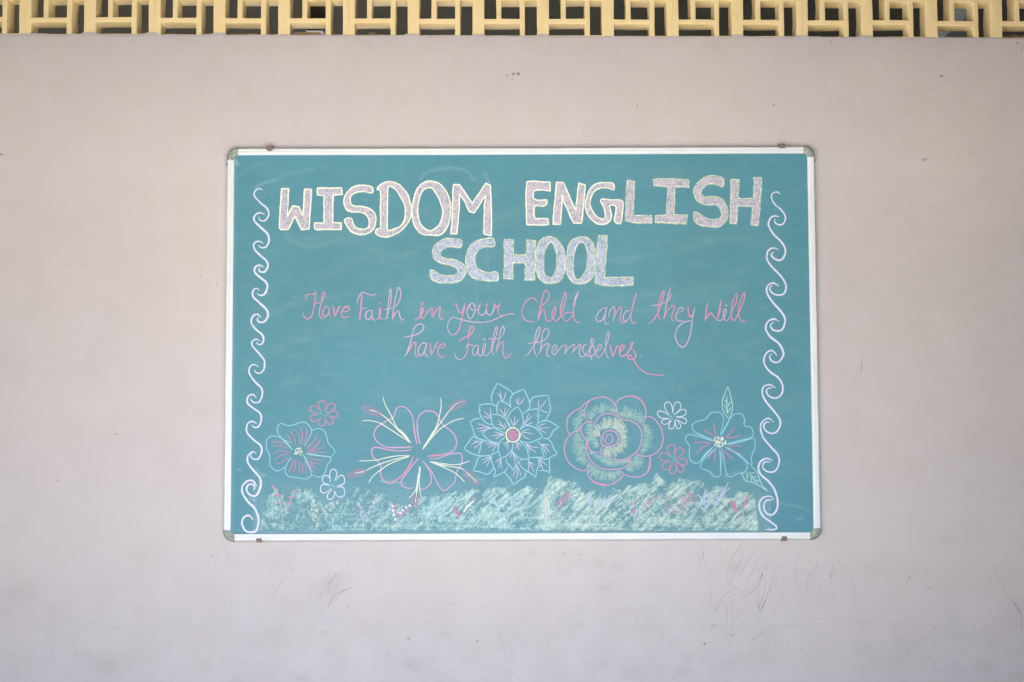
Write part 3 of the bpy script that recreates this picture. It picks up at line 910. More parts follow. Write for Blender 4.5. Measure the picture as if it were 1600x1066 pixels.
def cap(sx, sz):
    V, Fc = [], []; m = len(CPROF); n = 14
    cx, cz = sx * (hw - CR), sz * (hh - CR)
    for i in range(-1, n + 2):
        a = math.pi / 2 * min(max(i, 0), n) / n
        ex = -.0025 if i < 0 else 0; ez = -.0025 if i > n else 0
        for (d, y) in CPROF:
            r = CR - RW + d
            px, pz = r * math.cos(a), r * math.sin(a)
            if i < 0: pz -= .003
            if i > n: px -= .003
            V.append(Bd(cx + sx * px, cz + sz * pz, y + (rng.uniform(-.0003, .0003) if 0 < i < n else 0)))
    rows = n + 3
    for i in range(rows - 1):
        for k in range(m - 1):
            a, b = i * m + k, (i + 1) * m + k
            Fc.append((a, b, b + 1, a + 1))
    # inner web filling the corner down to the board
    c0 = len(V)
    V.append(Bd(cx, cz, -.0205))
    Fc += [tuple(range(m)), tuple((rows - 1) * m + k for k in range(m))[::-1]]
    V.pop()
    o = mesh_obj("corner_cap", V, Fc, M_cap, board, smooth=True)
    bm = bmesh.new(); bm.from_mesh(o.data); bmesh.ops.recalc_face_normals(bm, faces=bm.faces[:]); bm.to_mesh(o.data); bm.free()
    o.data.set_sharp_from_angle(angle=R(35))
    return o
for sx in (-1, 1):
    for sz in (-1, 1): cap(sx, sz)
# dark slot where the left rail has slipped below its cap
q = box_vf(0, 1, 0, 1, 0, 1)
def board_box(name, s0, s1, t0, t1, y0, y1, mat, parent=board, bev=0.0):
    v, f = box_vf(s0, s1, y0, y1, t0, t1)
    o = mesh_obj(name, [Bd(a, c, b) for a, b, c in v], f, mat, parent)
    if bev:
        bm = bmesh.new(); bm.from_mesh(o.data)
        bmesh.ops.bevel(bm, geom=bm.edges[:], offset=bev, segments=2, affect='EDGES')
        bm.to_mesh(o.data); bm.free()
    return o
board_box("slot", -hw + .003, -hw + RW - .004, hh - CR - .0075, hh - CR - .0005, -.0238, -.004, M_dark)
# mounting clips and screws
def clip(u, v, up, w=.0185, hgt=.013, shape='tab'):
    x, _, z = P(u, v, -.026)
    s, t = (x - ctr.x) * CA + (z - ctr.z) * SA, -(x - ctr.x) * SA + (z - ctr.z) * CA
    out = hh + .006 if up else -hh - .002
    if up:
        inn = t - hgt / 2
        poly = [(s - w / 2, out), (s + w / 2, out), (s + w / 2, inn + .005), (s + w / 4, inn), (s - w / 4, inn), (s - w / 2, inn + .005)] if shape == 'tab' else \
               [(s - w / 2, out), (s + w / 2, out), (s + w / 2, inn), (s - w / 2, inn)]
    else:
        inn = t + hgt / 2
        poly = [(s - w / 2, inn), (s + w / 2, inn), (s + w / 2, out), (s - w / 2, out)]
    n = len(poly)
    V = [Bd(a, b, -.0275) for a, b in poly] + [Bd(a, b, -.0005 if True else 0) for a, b in poly]
    Fc = [tuple(range(n)), tuple(range(n, 2 * n))[::-1]] + [(k, k + n, (k + 1) % n + n, (k + 1) % n) for k in range(n)]
    o = mesh_obj("mounting_clip", V, Fc, M_clip, board)
    bm = bmesh.new(); bm.from_mesh(o.data); bmesh.ops.recalc_face_normals(bm, faces=bm.faces[:])
    bmesh.ops.bevel(bm, geom=bm.edges[:], offset=.0008, segments=2, affect='EDGES'); bm.to_mesh(o.data); bm.free()
clip(421, 233.5, True, .0195, .012)
clip(1222, 230, True, .018, .007, 'flat')
clip(404.5, 844, False, .0165, .010)
clip(1225.5, 841, False, .0165, .011)
for (sx, dt) in ((-1, .050), (1, .043)):
    board_box("side_screw", sx * (hw + .0015) - .0016, sx * (hw + .0015) + .0016, hh - dt - .004, hh - dt + .003, -.012, -.002, M_dark, bev=.0006)

# writing panel with the haze of old rubbed-out chalk
YP = -0.0185
def build_panel():
    s_in, t_in = hw - RW + .003, hh - RW + .003
    st = .004
    us = np.arange(352, 1286, 2.0); vs = np.arange(234, 842, 2.0)
    d = np.zeros((len(vs), len(us)))
    n = blur1(nrng.random(d.shape), 8); n = (n - n.min()) / (n.max() - n.min())
    n2 = blur1(nrng.random(d.shape), 2); n2 = (n2 - n2.min()) / (n2.max() - n2.min())
    T = lambda p: Z(360, 235, 3.478, p)
    S = lambda p, w, a: splat(d, us, vs, crm(p, 4), w, a)
    S(T([(135, 200), (180, 180), (245, 158)]), 2.0, .28)
    S(T([(245, 158), (310, 130), (450, 105)]), 3.0, .09)
    S(T([(40, 140), (100, 95), (220, 65)]), 4, .07)
    S(T([(1030, 155), (1060, 125), (1100, 108), (1160, 98), (1230, 97), (1290, 118), (1320, 160)]), 2.2, .18)
    S(T([(1100, 110), (1170, 96), (1240, 100)]), 3.5, .15)
    S(T([(1380, 120), (1400, 165), (1405, 190)]), 3.5, .14)
    S(T([(300, 470), (400, 520), (500, 510), (600, 480)]), 6, .10)
    S(T([(500, 90), (505, 105)]), 2, .15); S(T([(30, 60), (40, 75)]), 3.5, .35)
    S(T([(725, 270), (745, 273)]), 2, .12); S(T([(900, 590), (960, 560), (1010, 555)]), 3, .09)
    S([(744, 388), (745, 450), (746, 500)], 2.0, .10); S([(762, 380), (763, 450)], 2, .08)
    S([(1197, 783), (1240, 790), (1268, 800)], 2.0, .12); S([(1247, 812), (1254, 807)], 2.5, .2)
    S([(400, 732), (412, 745)], 1.4, .3); S([(408, 740), (416, 742)], 1.2, .28); S([(371, 734), (377, 735)], 1.5, .3)
    S([(390, 778), (398, 782)], 2.5, .4)
    S([(595, 752), (625, 754)], 1.4, .35); S([(625, 754), (632, 756)], 1.4, .3); S([(768, 757), (776, 753)], 1.3, .3); S([(745, 748), (756, 750)], 1.4, .25); S([(725, 742), (735, 744)], 2, .25)
    S([(835, 648), (846, 650)], 2, .18)
    S([(1133, 745), (1150, 738), (1175, 745)], 4, .12)
    for k in range(26):      # long faint duster sweeps
        u, v = rng.uniform(380, 1240), rng.uniform(260, 760); L = rng.uniform(60, 220); a = rng.uniform(-.5, .5)
        S([(u, v), (u + L / 2 * math.cos(a), v + L / 2 * math.sin(a) - rng.uniform(0, 20)), (u + L * math.cos(a), v + L * math.sin(a))], rng.uniform(4, 14), rng.uniform(.02, .055))
    for k in range(120):
        u, v = rng.uniform(372, 1256), rng.uniform(250, 820)
        S([(u, v), (u + rng.uniform(-2, 2), v + rng.uniform(-2, 2)), (u + 1, v + 1)], rng.uniform(.9, 1.6), rng.uniform(.04, .18))
    low = np.clip((vs - 735) / 60, 0, 1)[:, None]
    d += low * (0.10 + .12 * n2) * (us[None, :] > 395) * (us[None, :] < 1205)
    d += np.clip(n - .45, 0, 1) * .08 + .05 * np.clip(n2 - .5, 0, 1)
    # dust gathered along the left and bottom frame
    d += .12 * np.exp(-((us[None, :] - 367 + (vs[:, None] - 240) * .0085) / 2.5) ** 2) * (vs[:, None] > 0)
    U, Vv = np.meshgrid(us, vs)
    pts = [P(u, v, YP) for u, v in zip(U.ravel(), Vv.ravel())]
    W = len(us); H = len(vs)
    F_ = [(j * W + i, (j + 1) * W + i, (j + 1) * W + i + 1, j * W + i + 1) for j in range(H - 1) for i in range(W - 1)]
    # trim to the frame rebate
    A = np.array(pts); rel = A - np.array(ctr)[None, :]
    s = rel[:, 0] * CA + rel[:, 2] * SA; t = -rel[:, 0] * SA + rel[:, 2] * CA
    s = np.clip(s, -s_in, s_in); t = np.clip(t, -t_in, t_in)
    A[:, 0] = ctr.x + s * CA - t * SA; A[:, 2] = ctr.z + s * SA + t * CA
    keep = []
    for f in F_:
        a0, a2 = A[f[0]], A[f[2]]
        if abs(a0[0] - a2[0]) > 1e-5 and abs(a0[2] - a2[2]) > 1e-5: keep.append(f)
    base = len(A)
    back = [Bd(sx * s_in, sz * t_in, y) for y in (YP + .0002, -.002) for sx, sz in ((-1, -1), (1, -1), (1, 1), (-1, 1))]
    A = np.vstack([A, np.array(back)])
    keep += [(base + 4, base + 5, base + 6, base + 7)] + [(base + k, base + (k + 1) % 4, base + 4 + (k + 1) % 4, base + 4 + k) for k in range(4)]
    dust = np.concatenate([np.clip(d, 0, .8).ravel(), np.zeros(8)])
    return mesh_obj("writing_panel", A, keep, M_board, board, {"dust": ('F', dust)})
panel = build_panel()

# ------------------------------------------------------------------ chalk colours
LIL = alb(226, 214, 232); LIL2 = alb(214, 200, 218); BLU = alb(176, 196, 220); YEL = alb(248, 246, 224, .90)
PNK = alb(232, 150, 190); PNL = alb(226, 184, 216); SKY = alb(172, 226, 240); WHT = alb(224, 226, 242, .86)
SCR_ = alb(228, 226, 246, .86); CRM = alb(236, 238, 220, .84); MINT = alb(190, 224, 220); PNKD = alb(218, 136, 176)
Y0 = YP - 0.0002

# ---- block capitals
A_ = (420, 270, 8); B_ = (600, 270, 8); C_ = (800, 270, 8); D_ = (1000, 270, 8); E_ = (660, 360, 8); F_ = (820, 360, 8)
LET = [
 ("W", A_, 0, [[(160,200),(248,198),(240,400),(232,545),(300,415),(375,425),(425,540),(440,350),(445,205),(535,205),(528,350),(512,540),(505,705),(405,712),(365,620),(325,545),(280,640),(240,710),(150,712),(132,690),(140,500),(150,350)]]),
 ("I", A_, 0, [[(605,190),(760,192),(910,188),(918,270),(805,282),(800,450),(800,625),(905,628),(905,712),(760,708),(610,712),(570,700),(572,630),(690,630),(690,450),(690,285),(608,280)]]),
 ("S", A_, 1, [[(1290,180),(1200,158),(1120,160),(1040,190),(975,250),(940,340),(950,420),(990,475),(1060,492),(1130,492),(1200,510),(1245,570),(1255,640),(1235,690),(1180,708),(1110,695),(1060,650),(1030,570),(950,585),(975,660),(1030,735),(1110,768),(1190,772),(1270,740),(1320,680),(1340,590),(1325,510),(1270,455),(1200,430),(1120,418),(1050,410),(1020,370),(1020,310),(1060,260),(1140,238),(1220,240),(1295,250)]]),
 ("D", B_, 1, [[(-85,215),(-60,165),(0,125),(60,112),(120,118),(190,150),(250,210),(300,280),(325,370),(345,460),(330,560),(290,640),(230,710),(160,760),(80,795),(20,805),(-50,795),(-100,760),(-112,740),(-80,690),(-45,705),(-45,450),(-45,225)], [(50,175),(100,180),(150,215),(200,290),(250,380),(268,470),(262,560),(235,630),(190,680),(120,705),(45,712),(42,500),(46,300)]]),
 ("O", B_, 1, [[(600,105),(520,115),(440,165),(395,250),(365,360),(352,470),(358,580),(390,680),(440,740),(500,775),(600,780),(690,780),(750,740),(790,680),(820,590),(832,470),(825,370),(800,280),(755,200),(690,135)], [(570,185),(500,210),(455,280),(430,370),(420,470),(430,560),(455,640),(510,700),(580,725),(640,700),(690,650),(720,580),(735,500),(725,430),(695,340),(650,260),(610,200)]]),
 ("M", B_, 0, [[(870,148),(945,150),(1000,230),(1060,320),(1105,380),(1160,300),(1220,210),(1275,135),(1330,160),(1340,400),(1345,600),(1340,785),(1280,778),(1248,762),(1252,560),(1256,400),(1272,280),(1230,340),(1170,440),(1125,505),(1065,485),(1020,380),(945,255),(940,450),(925,620),(912,762),(835,765),(850,600),(858,400),(860,250)]]),
 ("E", C_, 0, [[(185,115),(230,105),(475,120),(478,228),(380,215),(300,215),(268,235),(265,325),(330,345),(435,340),(438,370),(425,400),(395,418),(285,408),(275,450),(275,520),(290,575),(445,570),(460,650),(320,655),(185,652),(180,500),(172,300)]]),
 ("N", C_, 0, [[(555,120),(640,120),(690,230),(740,350),(795,470),(815,300),(835,130),(915,150),(905,300),(885,500),(870,630),(770,630),(735,560),(690,450),(640,350),(628,265),(622,420),(605,645),(512,645),(525,450),(545,270)]]),
 ("G", C_, 1, [[(1260,130),(1160,125),(1060,135),(990,185),(945,270),(920,380),(920,450),(950,530),(1010,600),(1060,635),(1150,645),(1210,615),(1245,550),(1235,480),(1215,420),(1250,405),(1300,425),(1295,500),(1282,590),(1310,630),(1360,628),(1380,500),(1388,390),(1365,345),(1250,340),(1140,330),(1105,350),(1130,400),(1160,470),(1165,560),(1140,580),(1080,560),(1020,500),(980,420),(980,340),(1010,260),(1060,210),(1130,190),(1210,195),(1270,215),(1280,190)]]),
 ("L", D_, 0, [[(-160,95),(-70,110),(-72,200),(-80,350),(-85,535),(0,538),(140,535),(148,625),(50,632),(-40,630),(-120,615),(-180,600),(-175,450),(-170,250)]]),
 ("I", D_, 0, [[(168,85),(300,80),(400,78),(610,95),(612,180),(435,175),(430,350),(425,530),(585,530),(578,640),(400,632),(190,620),(195,540),(330,532),(340,350),(348,175),(180,160)]]),
 ("S", D_, 1, [[(1045,90),(1000,55),(900,38),(820,60),(740,110),(690,180),(672,240),(690,310),(740,370),(800,395),(880,405),(950,405),(1000,450),(1020,510),(1010,560),(940,590),(860,580),(780,545),(680,490),(680,600),(740,650),(830,670),(950,680),(1030,650),(1080,590),(1095,500),(1085,430),(1040,350),(980,310),(900,300),(810,305),(770,270),(760,240),(790,190),(850,145),(900,140),(960,150),(1035,175)]]),
 ("H", D_, 0, [[(1135,85),(1240,90),(1230,200),(1225,325),(1320,325),(1415,325),(1425,200),(1425,65),(1518,65),(1512,250),(1495,450),(1475,660),(1390,650),(1400,540),(1410,425),(1300,420),(1220,415),(1215,520),(1205,635),(1125,630),(1135,400)]]),
 ("S", E_, 1, [[(485,120),(400,108),(330,102),(240,125),(165,180),(130,260),(135,330),(180,385),(260,415),(350,440),(410,465),(445,500),(430,545),(370,570),(280,570),(200,545),(105,500),(108,600),(180,645),(280,660),(380,655),(460,635),(520,580),(545,510),(525,445),(470,400),(390,370),(300,355),(235,325),(215,290),(240,250),(300,215),(380,205),(475,215)]]),
 ("C", E_, 1, [[(880,100),(790,110),(690,125),(610,185),(560,280),(545,380),(560,480),(600,570),(670,610),(780,628),(940,628),(930,525),(860,530),(780,525),(710,490),(665,430),(650,360),(670,290),(710,230),(780,205),(895,200)]]),
 ("H", E_, 0, [[(1025,115),(1140,122),(1135,220),(1130,300),(1210,312),(1300,310),(1305,125),(1412,130),(1405,400),(1400,620),(1285,622),(1290,410),(1210,408),(1130,405),(1130,610),(1020,605),(1025,350)]]),
 ("O", F_, 1, [[(290,82),(210,115),(160,190),(145,300),(140,420),(150,530),(190,610),(250,655),(340,662),(400,655),(450,620),(490,540),(502,420),(495,300),(465,200),(400,120),(340,90)], [(325,145),(270,210),(240,310),(232,420),(240,520),(270,575),(315,592),(360,570),(390,500),(405,400),(395,280),(370,200)]]),
 ("O", F_, 1, [[(720,85),(640,100),(580,140),(540,220),(520,350),(515,480),(540,570),(590,640),(660,672),(730,665),(800,635),(850,570),(875,450),(880,320),(870,220),(835,140),(780,95)], [(700,150),(650,200),(610,320),(600,450),(615,560),(650,620),(690,610),(740,540),(780,460),(785,350),(775,240),(745,165)]]),
 ("L", F_, 0, [[(925,65),(1028,70),(1020,250),(1005,450),(990,595),(1150,590),(1355,590),(1352,685),(1200,692),(1080,695),(960,685),(882,660),(885,500),(900,300),(915,150)]]),
]
for li, (ch, zz, sm, loops) in enumerate(LET):
    rb = Ribbons(Y0)
    lp = [Z(*zz, l) for l in loops]
    polys = [crm(l, 1.5, True) if sm else densify(l, 1.5, True) for l in lp]
    lav = li >= 13
    c1 = alb(218, 210, 230) if not lav else alb(222, 218, 238)
    c2 = alb(224, 206, 220) if not lav else alb(212, 212, 234)
    rb.fill(polys, c1, cov=.455 if lav else .475, col2=c2)
    for l, pl in zip(lp, polys):
        # hand-drawn outline: straight letters are drawn side by side
        if sm:
            rb.stroke(pl[::3], 2.0, YEL, .86, closed=True, jit=.25, wob=.25)
        else:
            rb.stroke(l, 2.0, YEL, .86, closed=True, smooth=False, jit=.25, wob=.3)
        k0 = rng.randrange(len(pl))
        seg = [pl[(k0 + 2 * k) % len(pl)] + np.array([.4, .3]) for k in range(min(14, len(pl) // 3))]
        rb.stroke(seg, 1.6, YEL, .62, jit=.3)
        if li >= 9:      # drawn over twice, more roughly
            seg = [p + np.array([.5 * math.sin(i * .7), .6]) for i, p in enumerate(pl[::3])]
            rb.stroke(seg, 1.5, alb(226, 232, 186), .45, closed=True, jit=.4, wob=.6)
    rb.build("chalk_letter", M_chalk, panel, "chalk capital letter %s in lilac with a pale yellow outline" % ch)

# ---- handwriting
def word(label, zz, strokes):
    rb = Ribbons(Y0 - .00015)
    for st in strokes:
        w, c = 1.7, PNL
        pts = st
        if isinstance(st, tuple): w, c, pts = st
        rb.stroke(Z(*zz, pts), w * .95, c, .70, taper=.3, jit=.24, wob=.14, cvar=.3)
    rb.build("chalk_word", M_chalk, panel, label)
G_ = (460, 440, 8); H_ = (640, 440, 8.889); I_ = (800, 440, 8); J_ = (1000, 440, 8); K_ = (620, 500, 8); L_ = (800, 500, 6.154)
P1 = alb(232, 150, 188); P2 = alb(224, 184, 216)
word("pink chalk handwritten word Have", G_, [
 (1.9, P1, [(165,235),(145,205),(150,170),(190,158),(250,155),(265,118),(262,180),(255,260),(240,340),(220,420),(180,465),(140,460),(115,425),(112,385)]),
 (1.8, P1, [(235,300),(270,275),(325,262)]),
 (1.9, P1, [(335,245),(350,180),(362,130),(375,150),(372,190),(345,250),(325,300),(312,380),(320,440),(345,462),(370,458)]),
 (1.9, P1, [(440,335),(405,318),(370,340),(355,385),(365,430),(395,440),(425,400),(440,340),(438,400),(452,445)]),
 (2.3, P1, [(485,300),(495,370),(508,440)]), (2.4, P1, [(508,440),(535,370),(560,320),(592,308)]),
 (2.2, P1, [(600,375),(650,375),(688,345),(670,315),(630,325),(592,375),(590,420),(620,448),(690,438)])])
word("pink chalk handwritten word Faith with a capital letter", G_, [
 (1.6, P2, [(780,285),(795,220),(830,150),(850,132),(900,150),(960,170),(1030,160)]),
 (3.0, P1, [(845,150),(838,250),(828,370),(815,490)]), (1.6, P2, [(835,350),(870,335),(912,328)]),
 (1.8, P2, [(965,365),(935,360),(905,385),(888,430),(905,475),(940,470),(965,430),(970,365),(968,420),(980,470),(1015,488)]),
 (2.0, P1, [(1020,475),(1050,465),(1075,400),(1075,325),(1062,370),(1065,440),(1090,470),(1115,465)]), (1.7, P1, [(1045,272),(1060,258),(1075,272),(1060,286),(1045,272)]),
 (1.7, P2, [(1125,475),(1150,450),(1175,380),(1200,280),(1212,170),(1200,95),(1185,180),(1170,300),(1160,400),(1160,450),(1180,468)]), (1.6, P2, [(1125,355),(1180,340),(1240,328)]),
 (1.9, P2, [(1225,480),(1235,380),(1250,270),(1275,150),(1300,78),(1325,110),(1325,200),(1290,280),(1250,320)]),
 (2.4, P1, [(1225,480),(1250,420),(1290,360)]), (1.8, P2, [(1290,360),(1308,380),(1320,440),(1350,485),(1372,465)])])
word("pink chalk handwritten word in", H_, [
 (2.1, P1, [(65,535),(110,520),(160,470),(190,400),(180,362),(155,400),(150,470),(175,510),(210,490),(250,430),(305,365),(315,400),(310,500)]),
 (2.4, P1, [(182,370),(165,430),(165,490)]),
 (2.2, P1, [(320,505),(350,440),(390,380),(425,352),(415,430),(415,495),(440,520),(480,510)]), (1.7, P1, [(145,310),(168,288),(195,308),(170,330),(145,315)])])
word("pink chalk handwritten word your with a long looping tail", H_, [
 (2.0, P1, [(615,330),(650,305),(660,350),(680,410),(710,435),(740,410),(760,350),(772,300)]), (3.2, P1, [(772,305),(755,380),(738,450)]),
 (1.8, P1, [(745,430),(725,520),(700,620),(660,710),(600,745)]), (1.6, P2, [(600,745),(550,710),(527,620),(550,540),(600,500),(650,505),(740,535),(850,558),(980,568),(1100,555),(1200,520),(1300,475),(1380,455),(1460,448)]),
 (1.7, P2, [(870,300),(825,330),(800,400),(805,470),(835,515),(875,490),(905,420),(905,340),(870,300),(840,330),(850,385),(900,400),(950,385)]),
 (1.7, P2, [(985,305),(960,370),(960,430),(990,468),(1030,455),(1060,400),(1078,300)]), (2.4, P1, [(1078,300),(1068,380)]), (1.8, P2, [(1065,380),(1075,440),(1110,468),(1145,440),(1175,370),(1180,330),(1160,295)]),
 (2.2, P1, [(1160,295),(1200,350),(1240,340),(1275,295)]), (1.8, P1, [(1245,330),(1225,390),(1235,440),(1270,470),(1330,462)])])
word("pink chalk handwritten word Child", I_, [
 (1.8, P1, [(315,265),(290,220),(240,208),(180,245),(140,310),(122,390),(140,450),(190,495),(280,505)]),
 (1.7, P1, [(335,330),(390,290),(440,240),(465,180),(450,130),(415,112),(390,170),(370,260),(345,360),(325,490)]), (2.6, P1, [(360,330),(340,410),(325,490)]),
 (1.8, P1, [(325,490),(350,410),(385,355),(405,350),(415,420),(430,480),(470,495),(510,460),(540,380),(545,315),(515,350),(500,410),(510,460),(545,500)]), (2.4, P1, [(530,258),(536,275)]),
 (1.9, P1, [(545,500),(590,460),(630,370),(665,250),(672,140),(640,200),(615,300),(605,400),(620,460)]),
 (1.8, P1, [(620,460),(660,400),(720,385),(770,400)]), (1.7, P1, [(640,450),(660,490),(710,480),(755,430),(775,390)]),
 (3.0, P2, [(830,125),(795,210),(770,320)]), (1.9, P1, [(770,320),(768,400),(780,470),(810,510),(855,515)])])
word("pink chalk handwritten word and", I_, [
 (1.7, P2, [(1185,325),(1130,340),(1075,400),(1050,460),(1080,500),(1130,480),(1165,400),(1185,325),(1165,420),(1160,490),(1180,530),(1215,530)]),
 (1.7, P2, [(1205,445),(1225,370),(1275,315),(1285,370),(1265,500)]), (1.9, P1, [(1260,500),(1300,400),(1350,315),(1370,330),(1360,420),(1355,490),(1385,515),(1430,495)]),
 (1.6, P2, [(1480,365),(1430,370),(1395,420),(1392,480),(1420,500),(1460,460),(1495,370)]), (2.0, P1, [(1560,135),(1530,230),(1505,330),(1490,420),(1495,490),(1525,525),(1562,505)])])
word("pink chalk handwritten word they", J_, [
 (1.8, P1, [(105,528),(150,505),(200,430),(240,350),(275,250),(300,150),(292,110),(265,170),(235,280),(225,380),(240,450),(268,485)]),
 (1.6, P2, [(148,318),(170,298),(240,290),(310,265),(360,225),(385,170),(395,140)]), (1.8, P2, [(388,70),(360,150),(335,250),(315,380),(295,470)]),
 (1.8, P1, [(295,470),(330,390),(380,325),(428,298),(425,350),(400,420),(400,480),(430,490)]),
 (1.6, P2, [(478,390),(520,375),(545,340),(520,320),(480,350),(452,420),(455,475),(490,495),(545,488)]),
 (2.0, P1, [(590,350),(605,320),(605,380),(625,438),(660,410),(685,330)]), (1.9, P2, [(690,325),(665,410),(650,500),(640,600),(615,710),(575,790),(535,820),(480,785),(445,710),(445,650),(480,570),(550,510),(640,488)])])
word("pink chalk handwritten word Will", J_, [
 (2.2, P1, [(845,255),(830,370),(810,490)]), (1.9, P1, [(815,490),(850,430),(890,395),(925,440),(970,490)]), (3.2, P1, [(1015,230),(995,350),(968,490)]),
 (1.7, P2, [(970,490),(1020,480),(1060,430),(1080,360),(1070,340),(1045,380),(1045,450),(1080,500)]), (1.3, P2, [(1060,290),(1080,305),(1100,290)]),
 (1.9, P1, [(1080,500),(1120,450),(1160,350),(1205,250),(1212,150),(1170,220),(1145,330),(1140,430),(1175,488),(1220,420),(1265,320),(1302,220),(1308,130),(1265,210),(1235,320),(1235,420),(1265,490),(1320,500)])])
word("pale pink chalk handwritten word have on the second line", K_, [
 (2.0, P2, [(80,220),(180,200),(270,170),(330,120),(330,70),(290,50),(235,80),(200,150),(180,250),(150,350),(120,430),(90,455)]),
 (2.0, P1, [(130,420),(170,350),(210,290),(238,275),(235,340),(230,410),(250,460),(285,468)]),
 (1.8, P2, [(380,300),(330,290),(285,330),(265,390),(280,435),(315,440),(350,380),(378,300),(350,370),(355,430),(405,468)]),
 (2.0, P1, [(412,290),(425,360),(430,440)]), (2.3, P1, [(430,440),(465,370),(500,290),(528,275)]),
 (2.0, P1, [(545,350),(585,345),(605,315),(580,298),(540,325),(515,380),(525,440),(570,468),(630,435)])])
word("pale pink chalk handwritten word faith with a looped first letter", K_, [
 (2.1, P1, [(780,275),(800,250),(860,215),(920,180),(960,130),(955,80),(930,80),(905,150),(895,250)]), (1.8, P1, [(895,250),(885,350),(865,430),(820,495)]), (1.5, P2, [(820,495),(770,490),(730,450),(735,418)]),
 (1.5, P2, [(870,345),(880,320),(920,310),(970,325)]), (1.6, P2, [(1020,318),(980,325),(950,370),(950,420),(970,445),(1000,420),(1025,320),(1015,390),(1025,440),(1060,445),(1095,380),(1110,320),(1100,290),(1075,340),(1080,420),(1120,455)]),
 (1.5, P2, [(1080,243),(1095,228),(1108,243),(1095,258),(1080,243)]), (1.6, P2, [(1120,455),(1160,410),(1200,320),(1240,200),(1258,90),(1245,85),(1215,170),(1195,280),(1190,380),(1200,430),(1225,437)]),
 (1.3, P2, [(1140,235),(1210,238),(1275,230)]), (1.5, P2, [(1290,225),(1330,180),(1345,120),(1325,75),(1300,130),(1275,250),(1255,340),(1240,410)]),
 (1.8, P1, [(1245,400),(1270,330),(1310,280),(1335,275),(1325,370),(1335,440),(1365,478),(1400,455),(1438,410)])])
word("pale pink chalk handwritten word themselves ending in a trailing tail", L_, [
 (1.6, P2, [(110,345),(150,335),(195,270),(240,190),(272,90),(258,70),(230,130),(215,220),(215,300),(245,358)]),
 (1.5, P2, [(148,228),(220,220),(290,205),(340,165),(355,110),(325,82),(295,120),(285,200),(275,280),(255,335)]), (1.7, P2, [(265,310),(300,250),(345,228),(355,245),(335,300),(345,350),(370,350)]),
 (1.6, P2, [(395,305),(425,280),(432,250),(410,245),(385,285),(388,325),(410,335),(440,300),(480,255),(515,240),(520,270),(505,330)]),
 (1.6, P2, [(510,325),(545,270),(595,235),(600,260),(580,325)]), (1.7, P2, [(580,320),(620,270),(655,232),(660,250),(645,320),(665,355),(690,350),(730,310),(770,250),(785,200),(765,180),(760,220),(785,260),(798,310),(775,350),(735,345),(700,325),(680,290),(690,250),(725,232)]),
 (1.6, P2, [(755,240),(750,320),(770,390)]), (1.5, P2, [(800,300),(840,290),(865,255),(845,235),(820,270),(810,320),(825,360),(860,340),(890,290),(915,220),(934,150),(925,115),(905,170),(900,270),(910,340),(935,372)]),
 (2.2, P1, [(940,235),(955,300),(970,360)]), (2.2, P1, [(970,360),(990,300),(1010,258),(1038,248)]), (2.2, P1, [(1030,310),(1060,290),(1080,250),(1060,245),(1035,290),(1040,340),(1075,350),(1110,320),(1140,270),(1165,215),(1145,240),(1150,280)]),
 (2.2, P1, [(1150,280),(1180,310),(1190,350),(1165,380),(1125,375),(1110,355),(1135,340),(1160,360)]), (1.7, P1, [(1165,365),(1180,400),(1220,460),(1280,505),(1360,525),(1475,535)]), (2.2, P2, [(1238,338),(1243,350)])])

# ---- scroll borders
def scroll(label, parts):
    rb = Ribbons(Y0 - .00015)
    for zz, pts, w in parts:
        rb.stroke(Z(*zz, pts), w, SCR_, .86, taper=.5, jit=.2, wob=.1)
        if len(pts) > 4:
            p = Z(*zz, pts); mid = p[2:-2] if len(p) > 6 else p[1:-1]
            if len(mid) > 2: rb.stroke(mid, w * .9, SCR_, .8, taper=.6, jit=.2, wob=.1)
    rb.build("chalk_scroll", M_chalk, panel, label)
s1 = (370, 280, 3.81); s2 = (370, 540, 3.553); s3 = (1170, 280, 3.81); s4 = (1170, 540, 3.553)
scroll("pale lilac chalk scroll border up the left side of the board", [
 (s1, [(155,65),(130,57),(108,72),(105,100),(140,140),(180,175),(190,215),(165,248),(135,242),(132,222)], 2.6),
 (s1, [(165,210),(140,201),(112,212),(103,245),(145,290),(182,325),(192,365),(175,402),(145,408),(128,393)], 3.2),
 (s1, [(158,382),(130,370),(104,382),(104,415),(140,455),(175,485),(185,520),(165,552),(138,550),(132,532),(142,525)], 3.2),
 (s1, [(165,525),(135,512),(110,525),(108,555),(145,590),(175,615),(182,645),(165,685),(138,692),(120,680)], 3.4),
 (s1, [(135,662),(115,650),(97,665),(98,700),(140,740),(178,780),(185,815),(165,848),(138,852),(122,838),(128,822)], 3.0),
 (s1, [(145,825),(120,804),(92,822),(88,860),(120,900),(150,925),(160,955),(148,982),(125,982),(115,968)], 2.8),
 (s1, [(140,965),(118,953),(93,965),(92,990),(130,1035),(155,1066),(165,1085),(162,1130),(140,1155),(112,1150),(108,1135)], 2.6),
 (s2, [(122,120),(95,105),(72,120),(70,155),(100,200),(135,235),(142,270),(125,312),(95,316),(78,300),(82,290)], 2.7),
 (s2, [(110,290),(85,272),(62,285),(60,320),(95,350),(128,375),(136,410),(122,448),(98,455),(83,438)], 2.7),
 (s2, [(112,435),(85,422),(60,435),(56,480),(95,525),(132,555),(138,590),(120,628),(92,630),(76,612),(85,598)], 2.7),
 (s2, [(108,600),(88,590),(62,612),(62,650),(90,690),(128,735),(132,780),(110,830),(78,832),(55,805),(62,775),(88,772),(100,790),(90,803)], 3.3),
 (s2, [(110,782),(90,752),(60,752),(32,780),(32,820),(65,870),(100,905),(120,960),(116,1005),(102,1032),(55,1033),(30,995),(35,960),(60,943),(78,950),(90,970)], 3.5)])
